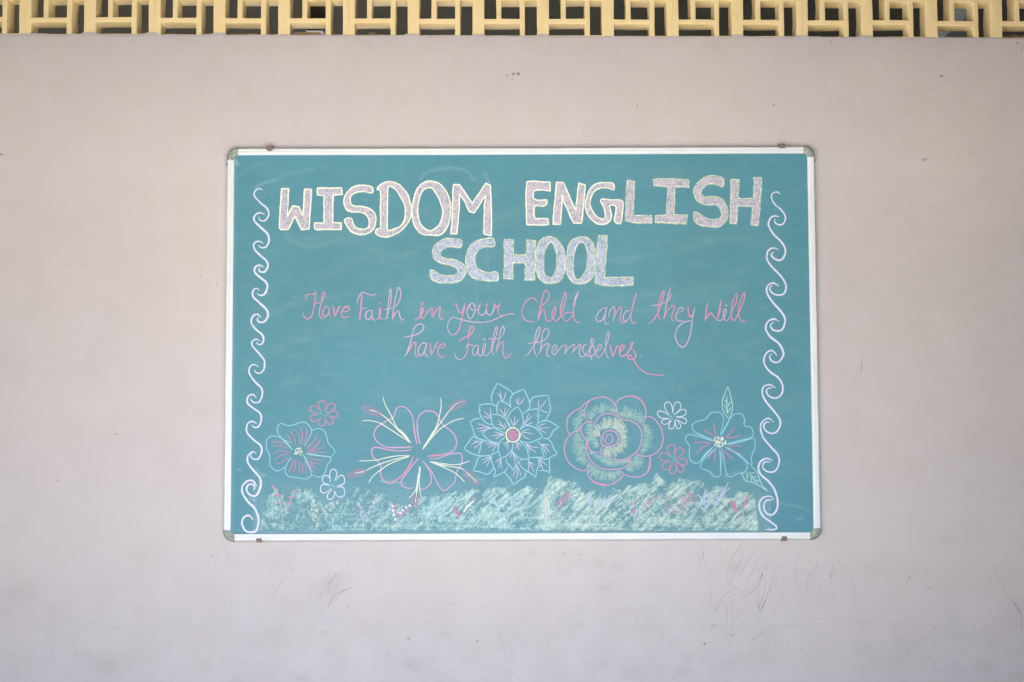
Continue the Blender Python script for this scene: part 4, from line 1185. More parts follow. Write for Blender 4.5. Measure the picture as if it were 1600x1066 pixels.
scroll("pale lilac chalk scroll border up the right side of the board", [
 (s3, [(188,92),(170,77),(142,85),(135,110),(155,150),(190,180),(215,215),(215,250),(192,272),(163,265),(152,245),(160,238)], 2.4),
 (s3, [(183,225),(150,220),(125,238),(118,275),(145,325),(190,370),(215,410),(215,450),(190,482),(155,475),(133,450),(150,432)], 3.1),
 (s3, [(178,420),(145,410),(115,428),(108,475),(140,525),(185,570),(215,615),(222,650),(205,685),(160,688),(128,665),(128,640),(145,632)], 2.9),
 (s3, [(180,638),(145,618),(112,635),(108,675),(140,730),(185,780),(212,820),(215,855),(195,898),(155,902),(130,880),(135,860),(150,852)], 3.1),
 (s3, [(182,848),(150,833),(112,850),(102,895),(130,940),(180,980),(205,1030),(200,1060),(175,1090),(140,1085),(124,1055),(140,1038)], 3.1),
 (s4, [(158,58),(130,28),(100,40),(84,75),(90,110),(120,148),(165,180),(188,225),(182,270),(150,292),(112,280),(97,252),(110,237),(130,236)], 2.8),
 (s4, [(148,235),(115,218),(82,230),(75,265),(95,310),(140,365),(172,410),(172,450),(150,482),(118,487),(88,465),(85,438),(100,425),(118,428)], 2.8),
 (s4, [(138,425),(110,405),(78,420),(65,455),(80,510),(120,560),(160,605),(168,650),(148,695),(110,702),(80,682),(80,655),(100,645),(120,650)], 2.8),
 (s4, [(132,640),(100,627),(65,645),(53,685),(70,720),(110,755),(142,800),(160,860),(155,910),(130,940),(100,932),(83,900),(95,862),(130,856)], 3.1),
 (s4, [(138,858),(125,838),(85,842),(60,870),(62,915),(82,950),(120,978),(148,1000),(155,1015),(135,1022),(95,1021)], 2.9)])

# ---- flowers
def arcs(rb, zz, lst, w, col, cov=.75, **k):
    for p in lst: rb.stroke(Z(*zz, p), w, col, cov, **k)
def fan(rb, zz, base, tips, w, col, cov=.72):
    b = np.array(base, float)
    for t in tips:
        t = np.array(t, float); d = t - b; n = np.array([-d[1], d[0]]) * rng.uniform(-.10, .10)
        rb.stroke(Z(*zz, [tuple(b), tuple(b + d * .5 + n), tuple(t)]), w, col, cov, taper=.6)
M_ = (405, 610, 5.92)
rb = Ribbons(Y0 - .0001)
arcs(rb, M_, [[(310,552),(240,470),(180,410),(170,350),(195,308),(270,328),(340,312),(400,293),(450,315),(482,360),(480,400),(450,460),(415,520)],
 [(485,375),(545,352),(600,375),(625,430),(640,490),(690,540),(695,580),(665,615)], [(660,615),(662,650),(630,690),(610,760),(560,802),(490,785)],
 [(405,590),(450,680),(485,765),(470,800),(420,820),(340,805),(270,795),(240,750),(250,700),(295,615)], [(250,705),(170,745),(105,700),(95,600),(68,530),(68,460),(110,425),(165,428),(210,440)],
 [(240,465),(290,485)]], 1.25, SKY)
arcs(rb, M_, [[(310,552),(250,485),(200,435)], [(430,585),(530,600),(665,618)], [(660,615),(664,650)], [(410,600),(450,680),(485,760)]], 1.9, SKY, .85)
pk = [((110,482),(190,475),(245,498)), ((125,522),(190,510),(265,535)), ((130,590),(190,560),(280,575)), ((140,648),(200,600),(285,590)), ((155,683),(210,665),(275,620)),
 ((235,395),(285,440),(305,510)), ((280,375),(325,430),(335,510)), ((333,362),(370,430),(370,510)), ((375,345),(400,410),(385,505)), ((437,350),(435,430),(405,500)),
 ((540,402),(500,480),(430,545)), ((572,455),(510,530),(445,565)), ((605,530),(530,545),(450,575)), ((618,573),(550,572),(455,578)),
 ((445,620),(510,640),(595,645)), ((455,640),(510,675),(570,685)), ((465,655),(500,700),(543,738)), ((470,680),(490,730),(520,760)),
 ((310,630),(305,690),(270,765)), ((335,640),(335,700),(318,770)), ((365,645),(372,710),(370,780)), ((390,650),(402,710),(403,785)), ((420,655),(433,710),(433,780))]
for i, p in enumerate(pk): rb.stroke(Z(*M_, p), 1.9 if 8 <= i <= 11 or 18 <= i <= 20 else 1.3, PNKD, .62, taper=.5)
for k in range(26):
    a, r_ = rng.uniform(0, 6.28), 42 * math.sqrt(rng.random())
    u, v = Z(*M_, [(368 + r_ * math.cos(a), 568 + r_ * .95 * math.sin(a))])[0]; rb.dot(u, v, .85, CRM, .9, 1.4, rng.uniform(0, 3))
rb.build("chalk_flower", M_chalk, panel, "large five-petalled blue chalk flower with pink rays at the left")

def small_flower(zz, petals, c, dots_c, label, centre, w=1.35, dr=24):
    rb = Ribbons(Y0 - .0001)
    for p in petals:
        rb.stroke(Z(*zz, p), w, c, .78, wob=.1)
    for k in range(15):
        a, r_ = rng.uniform(0, 6.28), dr * math.sqrt(rng.random())
        u, v = Z(*zz, [(centre[0] + r_ * math.cos(a), centre[1] + r_ * math.sin(a))])[0]; rb.dot(u, v, .6, dots_c, .7)
    rb.build("chalk_flower", M_chalk, panel, label)
small_flower(M_, [[(580,190),(550,150),(550,115),(580,97),(615,115),(620,160),(605,190)], [(630,190),(635,140),(665,118),(700,135),(695,170),(655,200),(630,210)], [(640,215),(690,190),(725,205),(725,235),(690,250),(650,230)],
 [(640,235),(680,270),(675,305),(650,315),(625,290),(612,255)], [(605,260),(608,315),(580,330),(555,315),(555,280),(575,255)], [(560,265),(520,290),(485,280),(475,245),(510,225),(550,225)], [(550,215),(490,200),(472,170),(490,148),(530,155),(580,190)]],
 PNKD, SKY, "small pink chalk flower above the left blue flower", (600, 213), 1.4, 38)
small_flower(M_, [[(660,850),(652,780),(670,735),(700,733),(718,770),(705,820),(695,840)], [(715,835),(735,800),(770,785),(790,820),(785,860),(750,880),(715,885)], [(715,900),(770,893),(790,930),(785,970),(750,990),(715,970),(700,930)],
 [(695,925),(695,970),(665,1010),(635,1000),(635,960),(680,915)], [(665,905),(640,930),(600,952),(570,930),(570,890),(600,872),(655,882)], [(650,870),(600,860),(583,825),(600,795),(635,790),(655,820),(655,845)]],
 WHT, SKY, "small white chalk flower touching the grass at the left", (685, 878), 1.5, 32)
Q_ = (1010, 590, 5.33)
small_flower(Q_, [[(190,305),(155,260),(155,220),(180,203),(210,230),(218,290)], [(220,300),(230,230),(260,203),(285,225),(280,265),(235,305)], [(240,305),(290,270),(325,270),(328,305),(290,325),(245,325)], [(250,332),(310,335),(335,360),(320,385),(285,370),(255,350)],
 [(245,345),(285,395),(280,420),(260,425),(245,395),(238,350)], [(235,350),(235,400),(215,430),(185,415),(195,375),(220,350)], [(205,345),(180,380),(145,390),(125,365),(150,348),(195,345)], [(190,340),(120,335),(92,305),(110,278),(150,290),(195,320)]],
 WHT, SKY, "small white eight-petalled chalk flower right of the rose", (220, 325), 1.3, 26)
small_flower(Q_, [[(205,650),(178,600),(190,565),(225,560),(240,590),(225,645)], [(235,650),(250,600),(290,585),(310,610),(300,640),(245,670)], [(250,685),(310,675),(340,695),(325,725),(290,725),(245,695)], [(240,710),(290,730),(313,755),(300,785),(270,780),(245,720)],
 [(240,720),(250,770),(220,803),(195,785),(205,740),(225,715)], [(205,710),(190,760),(150,765),(130,740),(150,710),(200,700)], [(195,690),(130,690),(110,660),(125,630),(165,630),(200,660)]],
 PNKD, SKY, "small pink chalk flower below the white one right of the rose", (218, 682), 1.5, 28)

N_ = (540, 610, 5.923)
rb = Ribbons(Y0 - .0001)
arcs(rb, N_, [[(662,500),(640,400),(625,270),(590,190),(530,150),(475,165),(455,220),(430,260),(350,300),(290,345),(262,400),(280,460),(330,505),(400,530),(500,530),(620,525)],
 [(690,505),(665,400),(665,280),(700,215),(770,190),(840,215),(875,280),(920,335),(980,380),(1020,440),(1025,510),(985,565),(900,595),(760,612)],
 [(770,635),(850,630),(920,605),(1000,585),(1065,585),(1080,630),(1070,680),(1040,730),(1020,800),(1010,850),(970,890),(925,925),(885,910),(850,860),(800,760),(750,690)],
 [(710,650),(750,700),(785,770),(792,840),(770,880),(720,915),(680,915)], [(640,900),(580,908),(530,885),(512,850),(540,800),(600,720),(680,620)],
 [(628,605),(600,680),(540,770),(480,820),(420,860),(360,845),(325,780),(325,700),(290,650),(250,610),(242,560),(265,530),(330,535),(420,555),(520,560),(615,550)]], 1.7, alb(228, 168, 210), .78)
arcs(rb, N_, [[(628,605),(600,680),(540,770),(480,820),(420,860)], [(900,595),(830,603),(760,612)]], 2.4, PNK, .7)
arcs(rb, N_, [[(662,500),(640,400),(628,290)], [(690,505),(668,400),(664,300)], [(620,525),(500,530),(400,528)]], 2.0, alb(228, 176, 214), .75)
for p in ([(345,60),(370,140),(420,230),(480,350),(600,480)], [(215,180),(300,205),(380,260),(450,330),(600,485)], [(145,285),(220,280),(320,305),(440,380),(605,488)], [(878,70),(885,140),(870,230),(830,360),(715,545)],
 [(1100,95),(1020,130),(960,190),(880,300),(715,545)], [(1100,258),(1020,275),(930,320),(830,400),(715,545)], [(1150,652),(1050,685),(950,685),(780,658)], [(780,658),(900,695),(1060,720),(1130,770),(1215,850)], [(780,660),(900,710),(1020,770),(1105,850)],
 [(690,705),(670,800),(650,920),(585,1000)], [(685,705),(670,850),(645,1040)], [(695,710),(680,850),(690,930),(700,995)], [(600,605),(450,610),(280,645),(120,655)], [(590,610),(450,640),(300,690),(180,745),(80,770)], [(590,612),(430,670),(320,740),(250,800),(212,860)]):
    rb.stroke(Z(*N_, p), 1.45, CRM, .80, taper=.4)
for p in ([(600,480),(560,430),(500,360)], [(715,545),(760,470),(820,370)], [(780,658),(860,685),(940,700)], [(668,870),(655,950)], [(712,548),(740,500),(790,430)]):
    rb.stroke(Z(*N_, p), 2.3, CRM, .85, taper=.5)
def spike(a, b, w, n=9):
    a, b = np.array(a, float), np.array(b, float); d = (b - a); L = np.hypot(*d); t = d / L; m = np.array([-t[1], t[0]])
    for sgn in (-1, 1):
        for k in range(n):
            f = (k + .5) / n; ww = w * (0.45 + .6 * math.sin(math.pi * f))
            c = a + d * f + m * sgn * ww * .5
            r = w * .28
            rb.stroke(Z(*N_, [tuple(c + np.array([r * math.cos(q), r * math.sin(q)])) for q in np.linspace(0, 5.6, 7)]), 1.15, PNKD, .55, step=1.0, wob=.3)
spike((158,152), (330,225), 46); spike((965,165), (1115,98), 46, 8); spike((20,790), (188,745), 44, 8); spike((1100,745), (1240,872), 46, 8); spike((642,975), (645,1060), 46, 6)
rb.stroke(Z(*N_, [(648,1060),(655,1075),(640,1100)]), 1.7, PNK, .7)
rb.build("chalk_flower", M_chalk, panel, "pink outlined hibiscus chalk flower with cream stamens")

O_ = (715, 590, 6.27)
rb = Ribbons(Y0 - .0001)
arcs(rb, O_, [[(340,250),(330,190),(350,130),(390,55)], [(390,55),(450,90),(510,125),(540,165)], [(520,290),(515,220),(540,165),(600,135),(650,112)], [(650,112),(680,180),(708,250),(695,310),(640,355)],
 [(705,250),(735,200),(800,182),(885,175)], [(885,175),(900,240),(910,310),(890,370),(850,420)], [(690,320),(740,312),(785,310),(790,390),(785,450),(765,490)], [(785,450),(840,425),(900,430),(950,460),(995,482)], [(995,482),(940,520),(910,575),(880,600)],
 [(835,600),(880,600),(920,640),(945,700),(980,745)], [(980,745),(920,775),(880,800),(800,795)], [(780,625),(815,660),(830,720),(850,780)], [(850,780),(700,785)], [(900,795),(900,860),(905,938)], [(905,938),(860,912),(790,912)],
 [(790,785),(795,850),(775,910),(765,980)], [(765,980),(720,940),(660,905),(620,870),(605,835)], [(670,910),(660,970),(600,1010),(545,1055)], [(545,1055),(520,1000),(470,940),(465,920),(500,860)], [(350,975),(370,920),(350,870),(330,800),(335,770)],
 [(350,975),(400,955),(465,920)], [(240,770),(200,790),(180,850),(150,915)], [(150,915),(220,925),(290,948),(330,920),(355,880)], [(65,695),(110,630),(150,585),(200,580)], [(65,695),(120,735),(200,765),(300,765),(370,740),(400,720)],
 [(205,760),(220,700),(235,640),(265,605)], [(120,445),(160,410),(230,398)], [(130,445),(155,520),(180,590),(240,608),(320,635),(400,640)], [(205,270),(270,260),(340,262),(385,290)], [(220,270),(215,340),(240,400),(290,450),(340,462)],
 [(330,370),(335,440),(370,495),(430,530),(470,540)], [(325,362),(400,365),(450,390),(490,430),(520,480)], [(388,360),(385,280),(410,225)], [(410,225),(480,255),(530,300)], [(480,420),(500,370),(540,320),(590,285)], [(590,285),(625,340),(640,400),(640,460),(605,515)],
 [(480,420),(500,470),(530,500)], [(615,515),(660,475),(720,475),(780,510),(835,580)], [(835,580),(770,615),(700,640),(640,630),(600,610)], [(460,510),(380,495),(300,505),(240,545)], [(240,545),(290,600),(340,630),(400,640)], [(465,585),(420,620),(400,680),(405,740),(425,790)],
 [(425,790),(480,765),(530,710),(545,640)], [(610,625),(660,670),(685,720),(700,800)], [(700,800),(640,800),(580,770),(530,710)], [(475,780),(480,830),(520,870),(540,915)], [(540,915),(560,870),(600,830),(630,795)], [(690,790),(700,850),(690,900)]], 1.4, SKY, .78, taper=.2)
for base, tips in (((440,235),((385,150),(418,130),(475,140))), ((600,270),((570,205),(598,190),(650,200))), ((795,300),((800,215),(865,220),(890,345))), ((320,400),((260,330),(318,295),(250,372))), ((465,390),((405,305),(468,290),(510,300))),
 ((470,500),((400,415),(385,455),(460,440))), ((330,495),((190,450),(180,505),(200,530))), ((550,480),((510,390),(560,370),(605,405))), ((645,460),((700,350),(730,375),(745,437))), ((780,495),((870,450),(900,485),(870,548))), ((615,545),((705,505),(740,557),(710,607))),
 ((460,560),((345,530),(335,575),(370,603))), ((240,620),((150,617),(125,660),(160,695))), ((400,650),((265,650),(295,685),(340,735))), ((495,620),((440,650),(470,685),(493,715))), ((585,630),((570,700),(603,720),(630,680))), ((665,645),((710,740),(775,742),(800,685))),
 ((820,650),((900,660),(870,755),(900,735))), ((330,770),((230,812),(240,850),(280,875))), ((425,790),((370,835),(400,895),(437,895))), ((535,725),((515,790),(565,850),(590,815))), ((580,860),((540,965),(578,998),(620,965))), ((705,825),((690,925),(750,930),(762,862))), ((800,790),((810,890),(845,905),(875,860)))):
    fan(rb, O_, base, tips, 1.35, alb(214, 206, 236), .72)
cir = [(542 + 68 * math.cos(a), 563 + 70 * math.sin(a)) for a in np.linspace(0, 6.283, 15)[:-1]]
rb.fill([np.array(Z(*O_, [(542 + 56 * math.cos(a), 563 + 58 * math.sin(a)) for a in np.linspace(0, 6.283, 20)[:-1]]))], PNKD, .42)
rb.stroke(Z(*O_, cir), 2.1, alb(238, 244, 200, .86), .88, closed=True, jit=.3)
rb.build("chalk_flower", M_chalk, panel, "pale blue many-petalled chalk dahlia with a pink centre in the middle")

P_ = (870, 600, 6.27)
rb = Ribbons(Y0 - .0001)
def hatch(path, L, dirn, col, n0, cov=.55, w=1.1, jit=.35, lj=.35):
    """short side-by-side chalk strokes standing on a curve; dirn rotates them from the curve normal"""
    q = crm(path, 2.0); n = int(n0 * 1.5); rb.low = True
    t = np.gradient(q, axis=0)
    for k in range(n):
        i = min(len(q) - 1, int(rng.random() * len(q)))
        tt = t[i] / (np.hypot(*t[i]) + 1e-9)
        nn = np.array([tt[1], -tt[0]])
        a = dirn + rng.uniform(-jit, jit)
        d = np.array([nn[0] * math.cos(a) - nn[1] * math.sin(a), nn[0] * math.sin(a) + nn[1] * math.cos(a)])
        L_ = L * 1.3; l = L_ * rng.uniform(1 - 2 * lj, 1) * (.55 + .45 * math.sin(math.pi * min(1, max(0, i / len(q)))))
        s0 = q[i] + d * rng.uniform(.02, .35) * L
        s1_ = q[i] + d * l
        if l < .3 * L: continue
        bend = np.array([d[1], -d[0]]) * l * rng.uniform(-.12, .12)
        rb.stroke(Z(*P_, [tuple(s0), tuple((s0 + s1_) / 2 + bend), tuple(s1_)]), w, col, cov, taper=.6, jit=.2, step=2.5, wob=.2)
    rb.low = False
GRN = alb(200, 226, 210); CRG = alb(226, 232, 206)
hatch([(300,350),(340,365),(400,310),(500,285),(575,300)], 95, 0, GRN, 95, .42)
hatch([(590,305),(640,345),(720,358),(810,400),(835,400)], 120, .1, GRN, 100, .42)
hatch([(835,400),(835,470),(832,550),(795,665)], 100, 0, GRN, 90, .40)
hatch([(770,690),(740,720),(690,790),(650,830)], 120, -.4, GRN, 80, .42)
hatch([(620,840),(540,845),(430,835),(330,765)], 100, 0, GRN, 130, .44)
hatch([(320,760),(300,660),(285,570),(235,475)], 125, -.1, GRN, 130, .40)
hatch([(235,455),(245,400),(275,330),(278,240)], 95, -.5, GRN, 75, .42)
hatch([(430,610),(395,520),(370,460),(365,380)], 95, 0, GRN, 85, .44)
hatch([(715,725),(640,740),(560,745),(490,715),(400,675),(330,650)], 62, 0, GRN, 120, .46)
hatch([(430,520),(440,470),(490,450),(560,455),(600,490),(610,530)], 110, .25, alb(232, 236, 210, .84), 110, .5)
hatch([(608,510),(600,560),(560,600),(480,612),(445,640)], 105, .15, CRG, 130, .46)
arcs(rb, P_, [[(575,195),(620,145),(700,120),(780,130),(840,180),(870,250),(870,320),(850,380),(825,415)], [(290,355),(270,300),(290,210),(340,155),(440,128),(520,150),(570,200),(590,270),(605,320)],
 [(330,158),(275,190),(235,235),(160,275),(110,330),(98,400),(110,470),(130,495)], [(235,465),(190,460),(130,500),(85,570),(75,650),(100,740),(160,810),(250,850),(295,840)], [(325,765),(300,830),(315,910),(350,945),(420,985),(500,992),(580,960),(640,910),(657,875)],
 [(610,840),(660,885),(720,908),(800,910),(870,880),(910,820),(918,720),(905,712)], [(870,320),(930,325),(990,380),(1030,460),(1040,550),(1010,640),(930,700),(850,708),(770,685)],
 [(375,430),(380,370),(430,310),(510,290),(580,310),(640,350),(720,362),(790,400),(830,470),(828,560),(800,640),(740,700),(660,740),(570,742),(490,715),(420,675)],
 [(375,430),(395,490),(435,520),(435,570),(460,605),(520,610),(580,590),(602,540),(590,490),(550,462),(490,462),(455,500),(465,560),(500,588),(540,570),(550,530),(530,500),(495,500),(480,545)], [(455,605),(435,640),(430,675)],
 [(370,380),(310,370),(255,400),(235,450),(260,510),(295,560),(320,640),(370,670),(420,670)], [(295,560),(290,640),(310,710),(360,780),(440,830),(540,838),(630,830),(700,790),(730,720)], [(290,355),(325,375)]], 1.6, alb(228, 160, 204), .78, taper=.15)
arcs(rb, P_, [[(325,920),(345,945),(400,975),(500,990)], [(912,720),(912,790),(890,850)], [(700,120),(780,130),(840,180),(868,240)]], 2.4, PNK, .75)
rb.build("chalk_flower", M_chalk, panel, "large pink chalk rose shaded with green and cream strokes")

rb = Ribbons(Y0 - .0001)
arcs(rb, Q_, [[(560,525),(470,490),(400,450),(380,405),(410,370),(495,345),(520,310),(550,290),(610,292),(640,330),(640,380),(615,480)], [(560,535),(460,500),(380,475),(330,490),(330,530),(360,570),(355,640),(370,690),(410,715),(450,695),(560,575)],
 [(590,580),(500,660),(455,720),(455,755),(520,780),(560,820),(600,828),(618,790),(610,590)], [(625,590),(650,720),(670,810),(710,828),(750,805),(820,785),(840,740),(820,690),(740,630),(650,575)], [(650,575),(760,630),(870,725),(875,660),(900,590),(905,520),(870,510),(780,540),(660,560)],
 [(665,555),(780,525),(870,500),(890,460),(870,415),(815,400),(820,350),(790,305),(740,305),(700,340),(620,480)]], 1.35, alb(158, 218, 240), .78)
arcs(rb, Q_, [[(555,522),(480,492),(420,462)], [(560,575),(500,630),(450,690)], [(612,600),(620,700),(616,790)], [(665,555),(760,532),(860,505)], [(655,580),(740,625),(800,670)], [(820,345),(812,395)], [(620,480),(650,430),(690,350)]], 2.2, alb(158, 218, 240), .85)
for base, tips in (((580,495),((475,432),(557,370))), ((660,500),((740,405),(790,477))), ((540,550),((390,545),(415,640))), ((580,600),((510,682),(567,712))), ((645,600),((660,700),(730,690))), ((680,575),((800,575),(785,640)))):
    fan(rb, Q_, base, tips, 1.7, PNKD, .66)
for k in range(60):
    a, r_ = rng.uniform(0, 6.28), 52 * math.sqrt(rng.random())
    u, v = Z(*Q_, [(610 + r_ * math.cos(a), 535 + r_ * .95 * math.sin(a))])[0]; rb.dot(u, v, .95, CRM, .92, 1.5, rng.uniform(0, 3))
LF = alb(190, 236, 226)
arcs(rb, Q_, [[(685,345),(640,280),(632,200),(655,130),(678,75)], [(678,75),(700,150),(717,240),(705,310),(685,345)], [(680,315),(672,230),(670,150)], [(650,180),(668,215)], [(645,220),(668,260)], [(700,200),(676,245)], [(705,245),(682,290)], [(655,255),(678,300)],
 [(870,735),(920,790),(960,890),(1010,945)], [(1010,945),(900,880),(830,860),(797,810),(815,785)], [(855,785),(875,825),(905,855),(935,885)], [(840,785),(838,850)], [(870,790),(905,800)], [(880,825),(925,830)], [(870,830),(880,870)], [(900,855),(905,880)], [(905,850),(945,862)]], 1.35, LF, .75)
rb.build("chalk_flower", M_chalk, panel, "five-petalled blue chalk flower with two green leaves at the right")

# ---- chalk grass along the bottom
def build_grass():
    g = 1.0
    us = np.arange(400, 1195, g); vs = np.arange(732, 832.5, g)
    U, V = np.meshgrid(us, vs)
    prof = [(404,832),(408,815),(412,795),(418,772),(425,762),(436,763),(445,768),(455,768),(460,757),(465,758),(470,764),(485,761),(496,768),(502,782),(510,800),(520,800),(532,788),(543,778),(552,760),(562,760),(576,763),(590,766),(604,772),(612,785),(630,788),(645,786),(655,776),(670,775),(684,772),(696,770),(706,768),(720,765),(735,764),(748,764),(760,762),(772,759),(785,760),(794,760),(799,768),(812,766),(822,760),(832,759),(842,764),(848,771),(853,757),(857,745),(868,744),(876,748),(884,752),(902,752),(908,764),(914,772),(917,768),(922,765),(936,767),(941,772),(945,778),(954,772),(958,761),(966,762),(975,761),(984,757),(992,760),(997,756),(1004,753),(1012,756),(1018,757),(1021,742),(1025,737),(1034,746),(1040,752),(1048,755),(1056,751),(1062,746),(1072,747),(1080,748),(1088,749),(1098,749),(1102,756),(1106,765),(1112,762),(1118,759),(1126,760),(1132,764),(1139,776),(1146,778),(1150,770),(1156,766),(1168,768),(1176,770),(1180,780),(1183,800),(1186,832)]
    pu, pv = np.array(prof).T
    top = np.interp(us, pu, pv)
    base = np.zeros(U.shape)
    # diagonal hatching, one leaning family of strokes after another
    def zone(u):
        if u < 545: return rng.uniform(.9, 1.9), .6
        if u < 690: return rng.uniform(.5, 1.4), .75
        if u < 860: return rng.uniform(.55, .95), .9
        return rng.uniform(.55, .95), 1.0
    for k in range(1500):
        u = rng.uniform(404, 1186); tp = np.interp(u, pu, pv)
        v = rng.uniform(tp - 2, 828)
        a, s = zone(u)
        L = rng.uniform(6, 24) * (0.8 if u < 545 else 1.0 if u < 690 else 1.6)
        du, dv = math.cos(a) * L / 2, -math.sin(a) * L / 2
        am = rng.uniform(.10, .34) * s
        bow = rng.uniform(-2, 2)
        splat(base, us, vs, [(u - du, v - dv), (u + bow, v + bow), (u + du, v + dv)], rng.uniform(.6, 1.5) * (1.25 if u > 690 else 1), am * 1.05, 'add')
    for k in range(60):      # horizontal scrubbing on the ground line
        u = rng.uniform(404, 1150); L = rng.uniform(20, 110)
        v = rng.uniform(818, 829.5) if rng.random() < .7 else rng.uniform(800, 815)
        splat(base, us, vs, [(u, v), (min(u + L, 1188), v + rng.uniform(-1.5, 1.5))], rng.uniform(.7, 1.4), rng.uniform(.12, .35), 'add')
    for (u, v, w, h, a) in ((852, 800, 7, 34, .7), (1035, 815, 34, 7, .4), (1062, 765, 14, 10, .35), (868, 820, 30, 8, .25), (1170, 820, 12, 14, .3), (430, 795, 12, 22, .15), (1030, 750, 7, 9, .4), (1158, 772, 10, 6, .3), (880, 757, 18, 6, .25), (775, 815, 24, 9, .2), (1002, 762, 10, 8, .3), (480, 775, 14, 10, .2)):
        base += a * np.exp(-((U - u) / w) ** 2 - ((V - v) / h) ** 2)
    # gaps where the cloth or finger went through
    for pts, w, a in (([(420,817),(438,813)], 2, .8), ([(575,818),(590,826)], 3, .5), ([(560,822),(556,826)], 4, .4), ([(610,818),(612,826)], 4, .5), ([(690,820),(730,820)], 4, .5), ([(585,790),(595,800)], 6, .5), ([(480,806),(492,824)], 3.5, .6), ([(955,785),(965,805)], 5, .45),
                      ([(830,826),(848,828)], 2.2, .9), ([(860,827),(890,829)], 1.4, .7), ([(1040,775),(1042,805)], 3, .5), ([(1092,800),(1098,824)], 4, .6), ([(1130,808),(1140,824)], 5, .5), ([(825,800),(835,790)], 5, .5), ([(700,768),(712,780)], 3, .3), ([(640,790),(645,795)], 4, .4), ([(858,782),(862,790)], 4, .4)):
        neg = np.zeros(U.shape); splat(neg, us, vs, pts, w, a); base *= (1 - neg)
    nz = nrng.random(U.shape); nb = blur1(nrng.random(U.shape), 1)
    nb = (nb - nb.mean()) / nb.std()
    nl = blur1(nrng.random(U.shape), 5); nl = (nl - nl.mean()) / nl.std()
    cov = 0.16 + .40 * np.tanh(base * 1.15) + .04 * nb + .05 * nl + .05 * (nz - .5)
    for k in range(110):     # loose strokes poking out above the rubbed area
        u = rng.uniform(410, 1176); tp = np.interp(u, pu, pv)
        a = rng.uniform(.6, 1.3); L = rng.uniform(6, 14) * (.6 if u < 700 else 1)
        e = np.zeros(U.shape) if k == 0 else e
        splat(e, us, vs, [(u, tp + 3), (u + L * .7 * math.cos(a), tp + 3 - L * .7 * math.sin(a))], rng.uniform(.5, 1.0), rng.uniform(.15, .5))
    rag = 2.2 * np.interp(us, us, blur1(nrng.random((1, len(us))), 0)[0]) - 1
    inside = 1 / (1 + np.exp(-(V - (top + rag)[None, :]) / 1.1))
    left = np.clip((U - 404) / 3, 0, 1) * np.clip((1187 - U) / 3, 0, 1) * np.clip((830.5 - V) / 1.5, 0, 1)
    cov = (cov * inside + np.maximum(.10 * np.tanh(base), .75 * e) * (1 - inside)) * left
    warm = np.clip((us - 840) / 60, 0, 1)[None, :] * .55 + np.exp(-((U - 852) / 8) ** 2) * .4
    wn = blur1(nrng.random(U.shape), 4); wn = (wn - wn.min()) / (wn.max() - wn.min())
    warm = np.clip(warm + (wn - .5) * .5, 0, 1)
    c1, c2 = np.array(alb(208, 236, 230)), np.array(alb(222, 236, 218))
    y = Y0 - .00006
    idx = -np.ones(U.shape, int); VV, CC, AA = [], [], []
    for j in range(U.shape[0]):
        for i in range(U.shape[1]):
            if cov[j, i] > .035:
                idx[j, i] = len(VV); VV.append(P(U[j, i], V[j, i], y)); AA.append(cov[j, i]); w_ = warm[j, i]; CC.append(c1 * (1 - w_) + c2 * w_)
    FF = []
    for j in range(U.shape[0] - 1):
        for i in range(U.shape[1] - 1):
            q = (idx[j, i], idx[j + 1, i], idx[j + 1, i + 1], idx[j, i + 1])
            if min(q) >= 0: FF.append(q)
    o = mesh_obj("chalk_grass", VV, FF, M_chalk, panel, {"cov": ('F', AA), "col": ('COL', CC)})
    tag(o, "rough pale green chalk grass hatched along the bottom of the board", kind="stuff")
build_grass()

# ---- little plants drawn over the grass
RB = {}
def plant(label, fn):
    global rb
    rb = Ribbons(Y0 - .00035); rb.boost = .03; fn(); rb.build("chalk_plant", M_chalk, panel, label)
S1 = (400, 730, 9.69); S2 = (550, 730, 9.69); S3 = (700, 730, 9.69); S4 = (850, 730, 9.69); S5 = (990, 730, 7.62)
STEM = alb(214, 214, 208)
def beads(zz, pts, col, r=1.5, cov=.7, ring=False):
    for (x, y) in pts:
        u, v = Z(*zz, [(x, y)])[0]
        if ring: rb.stroke([(u + r * math.cos(a), v + r * 1.2 * math.sin(a)) for a in np.linspace(0, 6, 7)], 1.0, col, cov, step=1, wob=.1)
        else: rb.dot(u, v, r, col, cov, 1.2, rng.uniform(0, 3))
def f1():
    arcs(rb, S1, [[(255,290),(320,390),(355,500),(385,640),(400,800),(385,940)], [(560,380),(520,500),(470,640),(410,760)]], 1.3, STEM, .6)
    beads(S1, [(250,295),(320,335),(305,422),(358,425),(550,390),(600,350),(500,458),(565,455),(475,550),(525,535),(490,625)], PNKD, 1.9, .68); beads(S1, [(335,530)], PNKD, 2.0, .75, True)
plant("pink-beaded sprig drawn in chalk at the left end of the grass", f1)
def f2():
    arcs(rb, S1, [[(920,960),(915,850),(905,790)], [(920,960),(945,820),(960,760),(1050,660)]], 1.5, STEM, .55)
    beads(S1, [(875,510),(860,565),(900,580),(855,635),(912,655),(872,715),(910,745),(872,785),(1025,640),(1070,595),(1050,690),(1125,565),(1165,545),(1130,645),(1180,600),(1235,535)], CRM, 1.9, .9, True)
plant("cream-beaded sprig drawn in chalk under the small white flower", f2)
def curly(zz, a, b, w, col, n):
    a, b = np.array(a, float), np.array(b, float)
    for k in range(n):
        f = k / max(1, n - 1); c = a + (b - a) * f + np.array([rng.uniform(-w, w), rng.uniform(-w, w) * .6])
        u, v = Z(*zz, [tuple(c)])[0]
        rb.stroke([(u + 1.3 * math.cos(q), v + 1.3 * math.sin(q)) for q in np.linspace(0, 5.6, 6)], .9, col, .62, step=1, wob=.2)
